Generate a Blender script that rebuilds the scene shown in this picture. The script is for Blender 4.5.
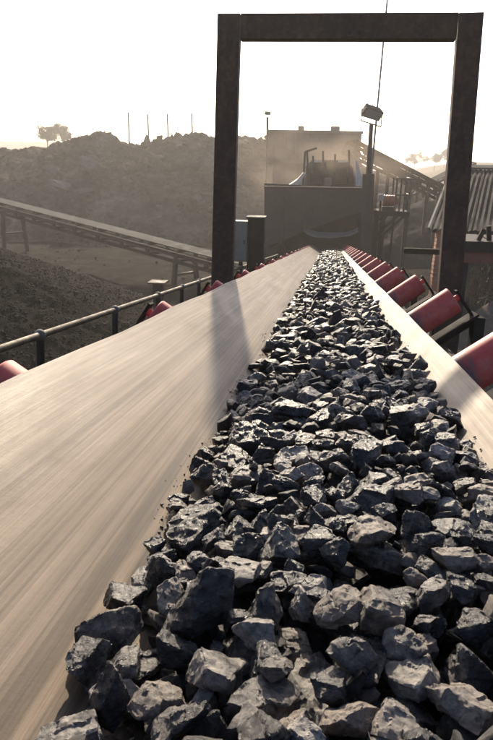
import bpy, bmesh, math, random
import numpy as np
from mathutils import Vector, Matrix, noise

for o in list(bpy.data.objects):
    bpy.data.objects.remove(o)
SC = bpy.context.scene
COL = SC.collection
rad = math.radians
random.seed(7)
RNG = np.random.default_rng(7)

# ------------------------------------------------------------------ camera, sky, sun, exposure
FPX, CX, CY = 640.0, 246.5, 370.0            # focal length and centre of the 493 x 740 photograph
PITCH, YAW, ROLL, SLOPE = rad(18.408), rad(7.058), rad(1.3), rad(6.46)
HC = 4.6                                     # camera height above the yard
CAM = Vector((0, 0, HC))
F_ = Vector((-math.sin(YAW) * math.cos(PITCH), math.cos(YAW) * math.cos(PITCH), -math.sin(PITCH)))
R0 = F_.cross(Vector((0, 0, 1))).normalized()
U0 = R0.cross(F_)
R_ = R0 * math.cos(ROLL) + U0 * math.sin(ROLL)
U_ = -R0 * math.sin(ROLL) + U0 * math.cos(ROLL)

cam = bpy.data.cameras.new('camera')
cam.sensor_fit = 'VERTICAL'
cam.sensor_height = 36.0
cam.lens = 36.0 * FPX / 740.0
cam.clip_start = 0.02
cam.clip_end = 9000
camo = bpy.data.objects.new('camera', cam)
COL.objects.link(camo)
camo.matrix_world = Matrix(((R_.x, U_.x, -F_.x, CAM.x), (R_.y, U_.y, -F_.y, CAM.y), (R_.z, U_.z, -F_.z, CAM.z), (0, 0, 0, 1)))
cam.dof.use_dof = True
cam.dof.focus_distance = 2.2
cam.dof.aperture_fstop = 40.0
SC.camera = camo

SUN_EL, SUN_AZ = rad(25.4), rad(-9.8)        # azimuth from +Y, positive to the right
sdir = Vector((math.sin(SUN_AZ) * math.cos(SUN_EL), math.cos(SUN_AZ) * math.cos(SUN_EL), math.sin(SUN_EL)))
world = bpy.data.worlds.new('World')
SC.world = world
world.use_nodes = True
wn = world.node_tree
wn.nodes.clear()
sky = wn.nodes.new('ShaderNodeTexSky')
sky.sky_type = 'NISHITA'
sky.sun_disc = False
sky.sun_elevation = SUN_EL
sky.sun_rotation = SUN_AZ
sky.dust_density = 4.0
sky.air_density = 0.6
sky.ozone_density = 0.2
sky.altitude = 1400
bg = wn.nodes.new('ShaderNodeBackground')
bg.inputs['Strength'].default_value = 0.15
wo = wn.nodes.new('ShaderNodeOutputWorld')
wn.links.new(sky.outputs[0], bg.inputs[0])
wn.links.new(bg.outputs[0], wo.inputs[0])

sun = bpy.data.lights.new('sun', 'SUN')
sun.energy = 4.8
sun.angle = rad(1.0)
sun.color = (1.0, 0.86, 0.66)
suno = bpy.data.objects.new('sun', sun)
COL.objects.link(suno)
suno.rotation_euler = sdir.to_track_quat('Z', 'Y').to_euler()
suno.location = (0, 0, 60)

SC.view_settings.view_transform = 'Standard'
SC.view_settings.look = 'None'
SC.view_settings.gamma = 1.0
SC.view_settings.exposure = 0.65
SC.view_settings.use_curve_mapping = False
SC.render.engine = 'CYCLES'
SC.cycles.use_denoising = True
SC.cycles.denoiser = 'OPENIMAGEDENOISE'
SC.cycles.max_bounces = 6
SC.cycles.diffuse_bounces = 3
SC.cycles.glossy_bounces = 3
SC.cycles.volume_bounces = 1
SC.cycles.volume_max_steps = 256
SC.cycles.sample_clamp_indirect = 6.0

# ------------------------------------------------------------------ frames of reference
CS, SN = math.cos(SLOPE), math.sin(SLOPE)
CONV = Matrix(((1, 0, 0, 0), (0, CS, SN, 0), (0, -SN, CS, HC), (0, 0, 0, 1)))   # (across, along, off the belt) -> world


def W(u, v, n):
    return CONV @ Vector((u, v, n))


def ray(x, y):
    return F_ + R_ * ((x - CX) / FPX) - U_ * ((y - CY) / FPX)


def P(x, y, Y):
    """the point at distance Y along the yard in the direction of (x, y)"""
    d = ray(x, y)
    return CAM + d * (Y / d.y)


def G(x, y, z=0.0):
    d = ray(x, y)
    return CAM + d * ((z - HC) / d.z)


def pix(p):
    q = p - CAM
    w = q.dot(F_)
    return CX + FPX * q.dot(R_) / w, CY - FPX * q.dot(U_) / w


# ------------------------------------------------------------------ materials
MATS = {}


class NT:
    def __init__(s, name):
        s.m = bpy.data.materials.new(name)
        s.m.use_nodes = True
        s.t = s.m.node_tree
        s.t.nodes.clear()
        s.out = s.t.nodes.new('ShaderNodeOutputMaterial')
        s.b = s.t.nodes.new('ShaderNodeBsdfPrincipled')
        s.t.links.new(s.b.outputs[0], s.out.inputs[0])
        MATS[name] = s.m

    def n(s, typ, **kw):
        nd = s.t.nodes.new('ShaderNode' + typ)
        for k, v in kw.items():
            setattr(nd, k, v)
        return nd

    def put(s, sock, v):
        if isinstance(v, bpy.types.NodeSocket):
            s.t.links.new(v, sock)
        elif isinstance(v, (tuple, list)) and len(v) == 3 and sock.type == 'RGBA':
            sock.default_value = (*v, 1)
        else:
            sock.default_value = v

    def pos(s, scale=(1, 1, 1), kind='pos', rot=(0, 0, 0)):
        if kind == 'pos':
            src = s.n('NewGeometry').outputs['Position']
        else:
            src = s.n('TexCoord').outputs['Object']
        mp = s.n('Mapping')
        mp.inputs['Scale'].default_value = scale
        mp.inputs['Rotation'].default_value = rot
        s.t.links.new(src, mp.inputs[0])
        return mp.outputs[0]

    def noise(s, vec, scale, detail=5, rough=0.6, dist=0.0):
        nd = s.n('TexNoise')
        s.put(nd.inputs['Vector'], vec)
        nd.inputs['Scale'].default_value = scale
        nd.inputs['Detail'].default_value = detail
        nd.inputs['Roughness'].default_value = rough
        nd.inputs['Distortion'].default_value = dist
        return nd.outputs[0]

    def voro(s, vec, scale, feature='F1', out=0):
        nd = s.n('TexVoronoi', feature=feature)
        s.put(nd.inputs['Vector'], vec)
        nd.inputs['Scale'].default_value = scale
        return nd.outputs[out]

    def ramp(s, fac, stops):
        nd = s.n('ValToRGB')
        el = nd.color_ramp.elements
        while len(el) < len(stops):
            el.new(0.5)
        for e, (p, c) in zip(el, stops):
            e.position = p
            e.color = (*c, 1) if isinstance(c, tuple) else (c, c, c, 1)
        s.put(nd.inputs[0], fac)
        return nd.outputs[0]

    def rng(s, v, a, b, c, d):
        nd = s.n('MapRange')
        s.put(nd.inputs[0], v)
        for i, x in enumerate((a, b, c, d)):
            s.put(nd.inputs[1 + i], x)
        return nd.outputs[0]

    def math(s, op, a, b=0.0):
        nd = s.n('Math', operation=op)
        s.put(nd.inputs[0], a)
        s.put(nd.inputs[1], b)
        return nd.outputs[0]

    def mix(s, f, a, b, mode='MIX'):
        nd = s.n('Mix', data_type='RGBA', blend_type=mode)
        s.put(nd.inputs[0], f)
        s.put(nd.inputs[6], a)
        s.put(nd.inputs[7], b)
        return nd.outputs[2]

    def bump(s, h, strength=0.4, dist=0.01, prev=None):
        nd = s.n('Bump')
        nd.inputs['Strength'].default_value = strength
        nd.inputs['Distance'].default_value = dist
        s.put(nd.inputs['Height'], h)
        if prev is not None:
            s.t.links.new(prev, nd.inputs['Normal'])
        return nd.outputs[0]

    def done(s, col, rough, normal=None, metal=0.0, spec=0.5):
        s.put(s.b.inputs['Base Color'], col)
        s.put(s.b.inputs['Roughness'], rough)
        s.put(s.b.inputs['Metallic'], metal)
        s.put(s.b.inputs['Specular IOR Level'], spec)
        if normal is not None:
            s.t.links.new(normal, s.b.inputs['Normal'])
        return s.m


def rusty(name, c1, c2, c3, scale=6.0, rough=0.75, dust=(0.20, 0.155, 0.115), dustamt=0.35, spec=0.35):
    m = NT(name)
    p = m.pos()
    a = m.noise(p, scale, 8, 0.68)
    b = m.noise(p, scale * 7, 6, 0.7)
    col = m.ramp(a, [(0.3, c1), (0.52, c2), (0.72, c3)])
    streak = m.noise(m.pos((9, 9, 0.7)), scale * 0.6, 4, 0.6)
    col = m.mix(m.rng(streak, 0.5, 0.75, 0, 0.45), col, c3)
    fac = m.math('MULTIPLY', m.rng(b, 0.48, 0.72, 0, 1), dustamt)
    col = m.mix(fac, col, dust)
    nrm = m.bump(b, 0.35, 0.004)
    return m.done(col, m.rng(a, 0.3, 0.7, rough - 0.15, min(1, rough + 0.15)), nrm, 0.0, spec)


rusty('steel_brown', (0.032, 0.018, 0.012), (0.060, 0.033, 0.021), (0.12, 0.062, 0.036), 5.0, dustamt=0.2, spec=0.2)
rusty('steel_dark', (0.015, 0.013, 0.012), (0.028, 0.023, 0.020), (0.050, 0.036, 0.027), 6.0, dustamt=0.12, spec=0.15)
rusty('steel_black', (0.010, 0.009, 0.009), (0.018, 0.016, 0.015), (0.035, 0.027, 0.022), 6.0, 0.85, dustamt=0.06, spec=0.06)
rusty('steel_grey', (0.10, 0.095, 0.09), (0.16, 0.15, 0.14), (0.13, 0.10, 0.08), 4.0)
rusty('steel_red', (0.16, 0.045, 0.03), (0.22, 0.07, 0.045), (0.12, 0.06, 0.045), 3.0)
rusty('bin_steel', (0.17, 0.118, 0.083), (0.26, 0.182, 0.128), (0.33, 0.235, 0.165), 1.2, 0.85)
rusty('hopper_steel', (0.030, 0.025, 0.022), (0.048, 0.039, 0.034), (0.075, 0.056, 0.045), 1.3, 0.8, dustamt=0.1, spec=0.15)
rusty('galvanised', (0.17, 0.147, 0.12), (0.215, 0.188, 0.155), (0.18, 0.148, 0.118), 5.0, 0.7, spec=0.2)
rusty('rail_paint', (0.22, 0.16, 0.075), (0.12, 0.092, 0.06), (0.055, 0.040, 0.028), 11.0, 0.7, dustamt=0.2, spec=0.25)
rusty('pale_plate', (0.44, 0.39, 0.33), (0.54, 0.48, 0.41), (0.36, 0.30, 0.23), 4.0, 0.6)
rusty('belt_grey', (0.028, 0.027, 0.026), (0.045, 0.042, 0.040), (0.062, 0.055, 0.049), 3.0, 0.85, dustamt=0.08, spec=0.03)
rusty('brick', (0.36, 0.14, 0.07), (0.45, 0.19, 0.10), (0.30, 0.15, 0.10), 12.0, 0.9)
rusty('mortar', (0.30, 0.27, 0.23), (0.36, 0.32, 0.28), (0.25, 0.22, 0.19), 12.0, 0.95)
rusty('corrugated', (0.050, 0.050, 0.052), (0.080, 0.077, 0.075), (0.10, 0.08, 0.066), 1.4, 0.85, spec=0.12)
rusty('bark', (0.07, 0.05, 0.04), (0.10, 0.075, 0.055), (0.05, 0.04, 0.03), 8.0, 0.95)
rusty('motor_red', (0.33, 0.09, 0.05), (0.40, 0.12, 0.06), (0.22, 0.08, 0.05), 6.0, 0.6)

# worn red roller: paint polished away where the belt edge has run
m = NT('roller_red')
p = m.pos((1, 1, 1), 'obj')
sx = m.n('SeparateXYZ')
m.t.links.new(p, sx.inputs[0])
ring = m.noise(m.pos((30, 1.5, 1.5), 'obj'), 1.6, 5, 0.7)
pp = m.noise(m.pos(), 26, 6, 0.65)
red = m.ramp(pp, [(0.3, (0.46, 0.050, 0.040)), (0.5, (0.55, 0.075, 0.058)), (0.7, (0.60, 0.12, 0.092))])
red = m.mix(m.rng(ring, 0.52, 0.75, 0, 0.6), red, (0.22, 0.040, 0.034))
wear = m.math('ADD', sx.outputs[0], m.math('MULTIPLY', m.math('SUBTRACT', m.noise(m.pos((6, 3, 3), 'obj'), 3.0, 5, 0.7), 0.5), 0.20))
wf = m.rng(wear, 0.225, 0.275, 1, 0)
grey = m.ramp(ring, [(0.35, (0.050, 0.045, 0.042)), (0.6, (0.13, 0.118, 0.108))])
col = m.mix(wf, red, grey)
dst = m.rng(m.noise(m.pos(), 11, 6, 0.7), 0.50, 0.78, 0, 0.4)
col = m.mix(dst, col, (0.36, 0.24, 0.19))
m.done(col, m.rng(wf, 0, 1, 0.58, 0.40), m.bump(pp, 0.15, 0.003), 0.0, 0.5)

# dusty rubber belt, streaked along its travel
m = NT('belt_rubber')
s1 = m.noise(m.pos((24, 0.10, 24), 'obj'), 1.0, 5, 0.62)
s2 = m.noise(m.pos((150, 0.20, 150), 'obj'), 1.0, 4, 0.65)
s3 = m.noise(m.pos((6, 0.16, 6), 'obj'), 1.0, 3, 0.55)
s4 = m.noise(m.pos((8, 2.2, 8), 'obj'), 1.0, 7, 0.65, 0.4)
s5 = m.noise(m.pos((3, 0.9, 3), 'obj'), 1.0, 5, 0.6)
a = m.math('ADD', m.math('MULTIPLY', s1, 0.36), m.math('MULTIPLY', s2, 0.46))
a = m.math('ADD', a, m.math('MULTIPLY', s3, 0.18))
col = m.ramp(a, [(0.375, (0.100, 0.071, 0.049)), (0.485, (0.190, 0.141, 0.097)), (0.59, (0.32, 0.245, 0.172))])
col = m.mix(m.rng(s4, 0.50, 0.76, 0, 0.5), col, (0.12, 0.088, 0.064))
col = m.mix(m.rng(s5, 0.50, 0.70, 0, 0.35), col, (0.27, 0.198, 0.135))
line = m.noise(m.pos((60, 0.04, 60), 'obj'), 1.0, 2, 0.5)
col = m.mix(m.rng(line, 0.64, 0.74, 0, 0.45), col, (0.34, 0.285, 0.225))
col = m.mix(m.rng(m.noise(m.pos((40, 0.35, 40), 'obj'), 1.0, 3, 0.6), 0.60, 0.78, 0, 0.35), col, (0.085, 0.066, 0.052))
sx = m.n('SeparateXYZ')
m.t.links.new(m.pos((1, 1, 1), 'obj'), sx.inputs[0])
near = m.math('MINIMUM', m.rng(sx.outputs[0], -0.33, -0.235, 0, 1), m.rng(sx.outputs[0], 0.365, 0.295, 0, 1))
smear = m.noise(m.pos((30, 1.2, 30), 'obj'), 1.0, 7, 0.72)
col = m.mix(m.math('MULTIPLY', near, m.rng(smear, 0.40, 0.62, 0.05, 0.85)), col, (0.030, 0.026, 0.023))
nrm = m.bump(s2, 0.15, 0.002)
nrm = m.bump(m.noise(m.pos((1, 1, 1), 'obj'), 60, 6, 0.7), 0.12, 0.003, nrm)
m.done(col, m.rng(s4, 0.3, 0.7, 0.50, 0.66), nrm, 0.0, 0.26)


def coalmat(name, dusty, gloss=0.66, r0=0.14, shift=0.0):
    m = NT(name)
    rnd = m.n('Attribute', attribute_name='tone').outputs['Fac']
    orn = m.n('ObjectInfo').outputs['Random']
    r = m.math('FRACT', m.math('ADD', rnd, orn))
    p = m.pos()
    big = m.noise(p, 26, 5, 0.62, 0.6)
    fine = m.noise(p, 170, 8, 0.74)
    bed = m.noise(m.pos((1, 1, 6), 'pos', (0.5, 0.4, 0.2)), 75, 7, 0.76, 1.0)
    chip = m.voro(p, 120)
    chip2 = m.voro(m.pos((1, 1.6, 1), 'pos', (0.3, 1.0, 0.5)), 48)
    base = m.ramp(fine, [(0.32, (0.005, 0.005, 0.006)), (0.55, (0.012, 0.0115, 0.0115)), (0.72, (0.034, 0.031, 0.029))])
    d = m.math('ADD', m.math('MULTIPLY', big, 1.0), m.math('ADD', m.math('MULTIPLY', m.math('POWER', r, 2.6), 0.50), shift))
    fac = m.rng(d, 0.585, 0.80, 0.0, dusty)
    fac = m.math('MULTIPLY', fac, m.rng(fine, 0.34, 0.58, 0.25, 1.0))
    hue = m.math('FRACT', m.math('MULTIPLY', r, 7.31))
    dust = m.mix(hue, (0.24, 0.178, 0.130), (0.46, 0.42, 0.37))
    col = m.mix(fac, base, dust)
    nrm = m.bump(m.math('ADD', m.math('MULTIPLY', chip2, 0.8), bed), 0.5, 0.009)
    nrm = m.bump(m.math('ADD', fine, m.math('MULTIPLY', chip, 0.6)), 0.55, 0.004, nrm)
    rough = m.math('ADD', m.rng(bed, 0.32, 0.68, r0, r0 + 0.28), m.math('MULTIPLY', fac, 0.4))
    m.done(col, rough, nrm, 0.0, gloss)


coalmat('coal', 0.85)
coalmat('coal_pale', 0.9, 0.5, 0.22, 0.18)
coalmat('coal_dull', 0.05, 0.04, 0.6)
coalmat('coal_small', 0.50, 0.38, 0.28)

m = NT('coal_heap')
p = m.pos()
a = m.noise(p, 1.2, 8, 0.7)
b = m.noise(p, 18, 8, 0.75)
col = m.ramp(b, [(0.3, (0.004, 0.0037, 0.0035)), (0.55, (0.009, 0.0082, 0.0076)), (0.75, (0.022, 0.0195, 0.0175))])
col = m.mix(m.rng(a, 0.52, 0.72, 0, 0.35), col, (0.022, 0.019, 0.016))
m.done(col, 0.9, m.bump(b, 0.9, 0.10), 0, 0.02)


def earth(name, c1, c2, c3, s=0.35, bd=0.12):
    m = NT(name)
    p = m.pos()
    a = m.noise(p, s, 9, 0.66, 0.3)
    b = m.noise(p, s * 11, 8, 0.72)
    c = m.noise(p, s * 60, 6, 0.7)
    col = m.ramp(a, [(0.32, c1), (0.5, c2), (0.68, c3)])
    col = m.mix(m.rng(b, 0.35, 0.7, 0.0, 0.6), col, c1)
    col = m.mix(m.rng(c, 0.58, 0.75, 0.0, 0.5), col, c3)
    nr = m.bump(b, 0.8, bd)
    nr = m.bump(c, 0.7, bd * 0.25, nr)
    m.done(col, 1.0, nr, 0, 0.04)


earth('yard_dirt', (0.016, 0.0135, 0.012), (0.036, 0.030, 0.026), (0.080, 0.064, 0.053), 0.8, 0.4)
earth('spoil', (0.10, 0.068, 0.049), (0.22, 0.155, 0.113), (0.42, 0.31, 0.235), 0.32, 0.5)
earth('gravel', (0.035, 0.033, 0.032), (0.062, 0.056, 0.052), (0.10, 0.088, 0.078), 0.8, 0.1)
earth('far_land', (0.11, 0.085, 0.055), (0.16, 0.12, 0.08), (0.20, 0.16, 0.11), 0.03, 1.0)
earth('rock', (0.15, 0.115, 0.09), (0.22, 0.175, 0.138), (0.32, 0.26, 0.21), 1.5, 0.06)
m = NT('leaf')
a = m.noise(m.pos(), 1.3, 5, 0.7)
m.done(m.ramp(a, [(0.3, (0.022, 0.019, 0.014)), (0.7, (0.045, 0.037, 0.026))]), 0.8, None, 0, 0.2)
m = NT('dry_twig')
m.done(m.ramp(m.noise(m.pos(), 9, 4, 0.6), [(0.3, (0.16, 0.12, 0.08)), (0.7, (0.32, 0.25, 0.17))]), 0.9, None, 0, 0.2)
m = NT('lamp_glass')
m.done((0.20, 0.19, 0.18), 0.3, None, 0, 0.5)


# ------------------------------------------------------------------ mesh helpers
FRAMES = {}


def empty(name, loc, mat=None):
    o = bpy.data.objects.new(name, None)
    o.empty_display_size = 0.2
    COL.objects.link(o)
    M = Matrix.Translation(loc) if mat is None else Matrix.Translation(loc) @ mat.to_3x3().to_4x4()
    o.matrix_world = M
    FRAMES[o] = M.copy()
    return o


def tag(o, label, cat, group=None, kind=None):
    if label:
        o['label'] = label
    if cat:
        o['category'] = cat
    if group:
        o['group'] = group
    if kind:
        o['kind'] = kind
    return o


def obj(name, bm, mat, parent=None, origin=None, smooth=None):
    """link a bmesh built in world coordinates as one object; parts are moved into the frame of their parent"""
    me = bpy.data.meshes.new(name)
    o = bpy.data.objects.new(name, me)
    COL.objects.link(o)
    PM = FRAMES[parent] if parent is not None else Matrix.Identity(4)
    if origin is None:
        origin = Matrix.Identity(4) if parent is None else PM
    elif isinstance(origin, Vector):
        origin = Matrix.Translation(origin)
    bm.transform(origin.inverted())
    bm.normal_update()
    bm.to_mesh(me)
    bm.free()
    me.materials.append(MATS[mat])
    if smooth is not None:
        me.shade_smooth()
        me.set_sharp_from_angle(angle=rad(smooth))
    if parent is not None:
        o.parent = parent
    o.matrix_basis = PM.inverted() @ origin
    FRAMES[o] = origin.copy()
    return o


def BM():
    return bmesh.new()


def box(bm, c, sx, sy, sz, rot=None):
    M = Matrix.Translation(c)
    if rot is not None:
        M = M @ rot.to_4x4()
    bmesh.ops.create_cube(bm, size=1.0, matrix=M @ Matrix.Diagonal((sx, sy, sz, 1)))
    return bm


def basis(p0, p1, up=Vector((0, 0, 1))):
    z = (p1 - p0).normalized()
    x = up.cross(z)
    if x.length < 1e-4:
        x = Vector((1, 0, 0)).cross(z)
    x.normalize()
    y = z.cross(x)
    return Matrix((x, y, z)).transposed()


def bar(bm, p0, p1, w, h, up=Vector((0, 0, 1)), off=(0, 0)):
    """a square bar from p0 to p1: w across, h along the up direction"""
    B = basis(p0, p1, up)
    c = (p0 + p1) / 2 + B @ Vector((off[0], off[1], 0))
    box(bm, c, w, h, (p1 - p0).length, B)
    return bm


def channel(bm, p0, p1, w, d, t, up):
    """a rolled channel: web w wide facing -up, flanges reaching d towards +up"""
    bar(bm, p0, p1, w, t, up)
    for s in (-1, 1):
        bar(bm, p0, p1, t, d - t, up, (s * (w - t) / 2, d / 2))
    return bm


def ibeam(bm, p0, p1, w, h, t, up=Vector((0, 0, 1))):
    bar(bm, p0, p1, t, h - 2 * t, up)
    for s in (-1, 1):
        bar(bm, p0, p1, w, t, up, (0, s * (h - t) / 2))
    return bm


def tube(bm, p0, p1, r, seg=10, r2=None):
    B = basis(p0, p1)
    bmesh.ops.create_cone(bm, cap_ends=True, segments=seg, radius1=r, radius2=r if r2 is None else r2,
                          depth=(p1 - p0).length, matrix=Matrix.Translation((p0 + p1) / 2) @ B.to_4x4())
    return bm


def ball(bm, c, r, seg=10):
    bmesh.ops.create_uvsphere(bm, u_segments=seg, v_segments=max(4, seg // 2 + 1), radius=r, matrix=Matrix.Translation(c))
    return bm


def prism(bm, pts, vec):
    """a flat outline pushed along vec"""
    a = [bm.verts.new(p) for p in pts]
    b = [bm.verts.new(p + vec) for p in pts]
    n = len(pts)
    bm.faces.new(a)
    bm.faces.new(b[::-1])
    for i in range(n):
        bm.faces.new((a[i], b[i], b[(i + 1) % n], a[(i + 1) % n])[::-1])
    bmesh.ops.recalc_face_normals(bm, faces=bm.faces)
    return bm


def lathe(bm, prof, M, seg=28):
    """prof: (axial, radius) pairs turned about the local x axis"""
    rings = []
    for a, r in prof:
        rings.append([bm.verts.new(M @ Vector((a, r * math.cos(2 * math.pi * k / seg), r * math.sin(2 * math.pi * k / seg)))) for k in range(seg)])
    for i in range(len(rings) - 1):
        for k in range(seg):
            bm.faces.new((rings[i][k], rings[i + 1][k], rings[i + 1][(k + 1) % seg], rings[i][(k + 1) % seg]))
    bm.faces.new(rings[0])
    bm.faces.new(rings[-1][::-1])
    bmesh.ops.recalc_face_normals(bm, faces=bm.faces)
    return bm


def bevel(bm, w):
    bmesh.ops.bevel(bm, geom=list(bm.edges), offset=w, segments=1, affect='EDGES', profile=0.5)
    return bm


def copy_tree(o, parent=None):
    c = o.copy()
    COL.objects.link(c)
    c.parent = parent
    for ch in o.children:
        copy_tree(ch, c)
    return c


def raw(name, verts, faces, mat, tone=None):
    me = bpy.data.meshes.new(name)
    verts = np.asarray(verts, np.float32)
    faces = np.asarray(faces, np.int32)
    me.vertices.add(len(verts))
    me.vertices.foreach_set('co', verts.ravel())
    k = faces.shape[1]
    me.loops.add(len(faces) * k)
    me.loops.foreach_set('vertex_index', faces.ravel())
    me.polygons.add(len(faces))
    me.polygons.foreach_set('loop_start', np.arange(len(faces), dtype=np.int32) * k)
    if tone is not None:
        at = me.attributes.new('tone', 'FLOAT', 'POINT')
        at.data.foreach_set('value', np.asarray(tone, np.float32))
    me.update(calc_edges=True)
    me.validate()
    me.materials.append(MATS[mat])
    o = bpy.data.objects.new(name, me)
    COL.objects.link(o)
    return o


def fbm(x, y, s, o=5, seed=0.0):
    return noise.fractal(Vector((x * s + seed, y * s - seed, seed * 0.37)), 1.0, 2.0, o)


def rough_ridge(x, y, s, seed):
    return noise.ridged_multi_fractal(Vector((x * s + seed, y * s, seed)), 0.9, 2.1, 5, 1.0, 2.0)


# ------------------------------------------------------------------ lumps: convex shards cut out of half-spaces
def shard_planes(rng, flat=0.62, n=9):
    ax = np.array([1.0, rng.uniform(0.52, 0.9), rng.uniform(flat - 0.15, flat + 0.15)]) * 0.5
    N, D = [], []
    for i in range(3):
        for s in (-1, 1):
            v = rng.normal(0, 0.20, 3)
            v[i] += s
            v /= np.linalg.norm(v)
            N.append(v)
            D.append(np.abs(v) @ ax * rng.uniform(0.72, 0.95))
    for _ in range(n):
        v = rng.normal(0, 1, 3)
        v /= np.linalg.norm(v)
        N.append(v)
        D.append(np.linalg.norm(v * ax) * rng.uniform(0.72, 1.0))
    return np.array(N), np.array(D)


def shard_bm(N, D):
    bm = BM()
    bmesh.ops.create_cube(bm, size=2.4)
    for v, d in zip(N, D):
        g = list(bm.verts) + list(bm.edges) + list(bm.faces)
        r = bmesh.ops.bisect_plane(bm, geom=g, plane_co=Vector(v * d), plane_no=Vector(v), clear_outer=True)
        e = [x for x in r['geom_cut'] if isinstance(x, bmesh.types.BMEdge)]
        if e:
            bmesh.ops.holes_fill(bm, edges=e)
    bmesh.ops.remove_doubles(bm, verts=bm.verts, dist=0.012)
    bmesh.ops.dissolve_degenerate(bm, dist=0.004, edges=bm.edges)
    return bm


def lump_arrays(bm):
    bmesh.ops.triangulate(bm, faces=bm.faces)
    bm.verts.ensure_lookup_table()
    v = np.array([x.co[:] for x in bm.verts], np.float32)
    f = np.array([[y.index for y in x.verts] for x in bm.faces], np.int32)
    return v, f


def roughen(bm, cuts, amp, seed, bev=0.03, fine=0.11):
    bmesh.ops.bevel(bm, geom=list(bm.edges), offset=bev, segments=1, affect='EDGES', profile=0.6, clamp_overlap=True)
    bmesh.ops.triangulate(bm, faces=bm.faces)
    for _ in range(cuts):
        long = [e for e in bm.edges if e.calc_length() > fine]
        bmesh.ops.subdivide_edges(bm, edges=long, cuts=1)
        bmesh.ops.triangulate(bm, faces=bm.faces)
    bm.normal_update()
    sv = Vector((seed * 3.1, seed * 1.7, seed))
    off = []
    for v in bm.verts:
        q = v.co * 3.2 + sv
        h = noise.fractal(q, 0.75, 2.2, 6) * 0.8 + (noise.ridged_multi_fractal(q * 1.3, 1.0, 2.0, 3, 1.0, 2.0) - 1.2) * 0.35
        st = noise.cell(Vector((v.co.x * 4 + seed, v.co.y * 5, v.co.z * 7))) * 0.5
        off.append(v.normal * (h + st) * amp)
    for v, d in zip(bm.verts, off):
        v.co += d
    return bm


NV = 26
VAR = []
_r = np.random.default_rng(21)
for i in range(NV):
    N, D = shard_planes(_r, flat=_r.uniform(0.30, 0.62), n=int(_r.integers(8, 16)))
    lo = lump_arrays(shard_bm(N, D))
    b2 = roughen(shard_bm(N, D), 1, 0.035, i * 1.37)
    mid = lump_arrays(b2)
    b2.free()
    b3 = roughen(shard_bm(N, D), 4, 0.040, i * 1.37, 0.022, 0.05)
    me = bpy.data.meshes.new('coal_lump')
    bmesh.ops.triangulate(b3, faces=b3.faces)
    b3.to_mesh(me)
    b3.free()
    me.shade_smooth()
    me.set_sharp_from_angle(angle=rad(30))
    me.materials.append(MATS['coal'])
    VAR.append((N, D, lo, mid, me))


def rot3(yaw, tx, ty):
    return np.array((Matrix.Rotation(tx, 3, 'X') @ Matrix.Rotation(ty, 3, 'Y') @ Matrix.Rotation(yaw, 3, 'Z')))


def merge(items, which):
    """items: (variant, 3x3, position, tone) -> vertex, face and tone arrays"""
    V, Fc, T, k = [], [], [], 0
    for vi, M, p, t in items:
        v, f = VAR[vi][which]
        V.append(v @ M.T + p)
        Fc.append(f + k)
        T.append(np.full(len(v), t))
        k += len(v)
    return np.concatenate(V), np.concatenate(Fc), np.concatenate(T)


# ------------------------------------------------------------------ ground
def smooth(a, b, x):
    t = min(1, max(0, (x - a) / (b - a)))
    return t * t * (3 - 2 * t)


def ground_h(x, y):
    d = math.hypot(x, y)
    k = 1 - smooth(60, 200, d)
    h = 0.0
    if k > 0:
        h = k * (0.20 * fbm(x, y, 0.30, 6, 3.1) + 0.16 * rough_ridge(x * 0.7, y * 1.8, 0.30, 9.0) - 0.16)
        # wheel ruts of the haul track running across behind the left conveyor
        q = y - 0.25 * x - 33
        h -= k * 0.22 * (math.exp(-((q % 1.9) - 0.9) ** 2 * 9)) * math.exp(-(q / 5.0) ** 2)
    return h


ax = np.sign(np.linspace(-1, 1, 221)) * (np.abs(np.linspace(-1, 1, 221)) ** 3.2) * 3000
ax = ax + np.linspace(-55, 55, 221)
ay = np.linspace(0, 1, 261) ** 4.2 * 5000 + np.linspace(-25, 75, 261)
verts = [(x, y, ground_h(x, y)) for y in ay for x in ax]
nx = len(ax)
faces = [(j * nx + i, j * nx + i + 1, (j + 1) * nx + i + 1, (j + 1) * nx + i) for j in range(len(ay) - 1) for i in range(nx - 1)]
g = raw('ground', verts, faces, 'yard_dirt')
g.data.shade_smooth()
g['kind'] = 'structure'


def field(name, x0, x1, y0, y1, n, m, fn, mat):
    xs, ys = np.linspace(x0, x1, n), np.linspace(y0, y1, m)
    vv = [(x, y, fn(x, y)) for y in ys for x in xs]
    ff = [(j * n + i, j * n + i + 1, (j + 1) * n + i + 1, (j + 1) * n + i) for j in range(m - 1) for i in range(n - 1)]
    o = raw(name, vv, ff, mat)
    o.data.shade_smooth()
    return o


# far rise behind the spoil heap, and low country on the right
def hill_h(x, y):
    e = smooth(-420, -330, x) * (1 - smooth(-70, -20, x)) * smooth(225, 275, y) * (1 - smooth(330, 420, y))
    return -0.6 + e * (8.6 + 1.2 * fbm(x, y, 0.01, 3, 4))


o = field('hill', -430, 0, 220, 430, 90, 40, hill_h, 'far_land')
o['kind'] = 'structure'


def hill_r(x, y):
    e = smooth(10, 40, x) * (1 - smooth(190, 260, x)) * smooth(140, 165, y) * (1 - smooth(200, 300, y))
    return -0.6 + e * (4.9 + 0.9 * fbm(x, y, 0.02, 3, 8))


o = field('hill', 5, 270, 135, 310, 90, 40, hill_r, 'far_land')
o['kind'] = 'structure'

# spoil heap: the ridge line over the yard
RIDGE = [(-60, 152), (-30, 151), (0, 150), (30, 149), (55, 143), (75, 138), (105, 136), (118, 143), (138, 147), (152, 143), (175, 139),
         (215, 137), (250, 139), (275, 143), (300, 150), (330, 160), (360, 168), (400, 180)]
RY = 46.0
RP = [P(x, y, RY) for x, y in RIDGE]


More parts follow.
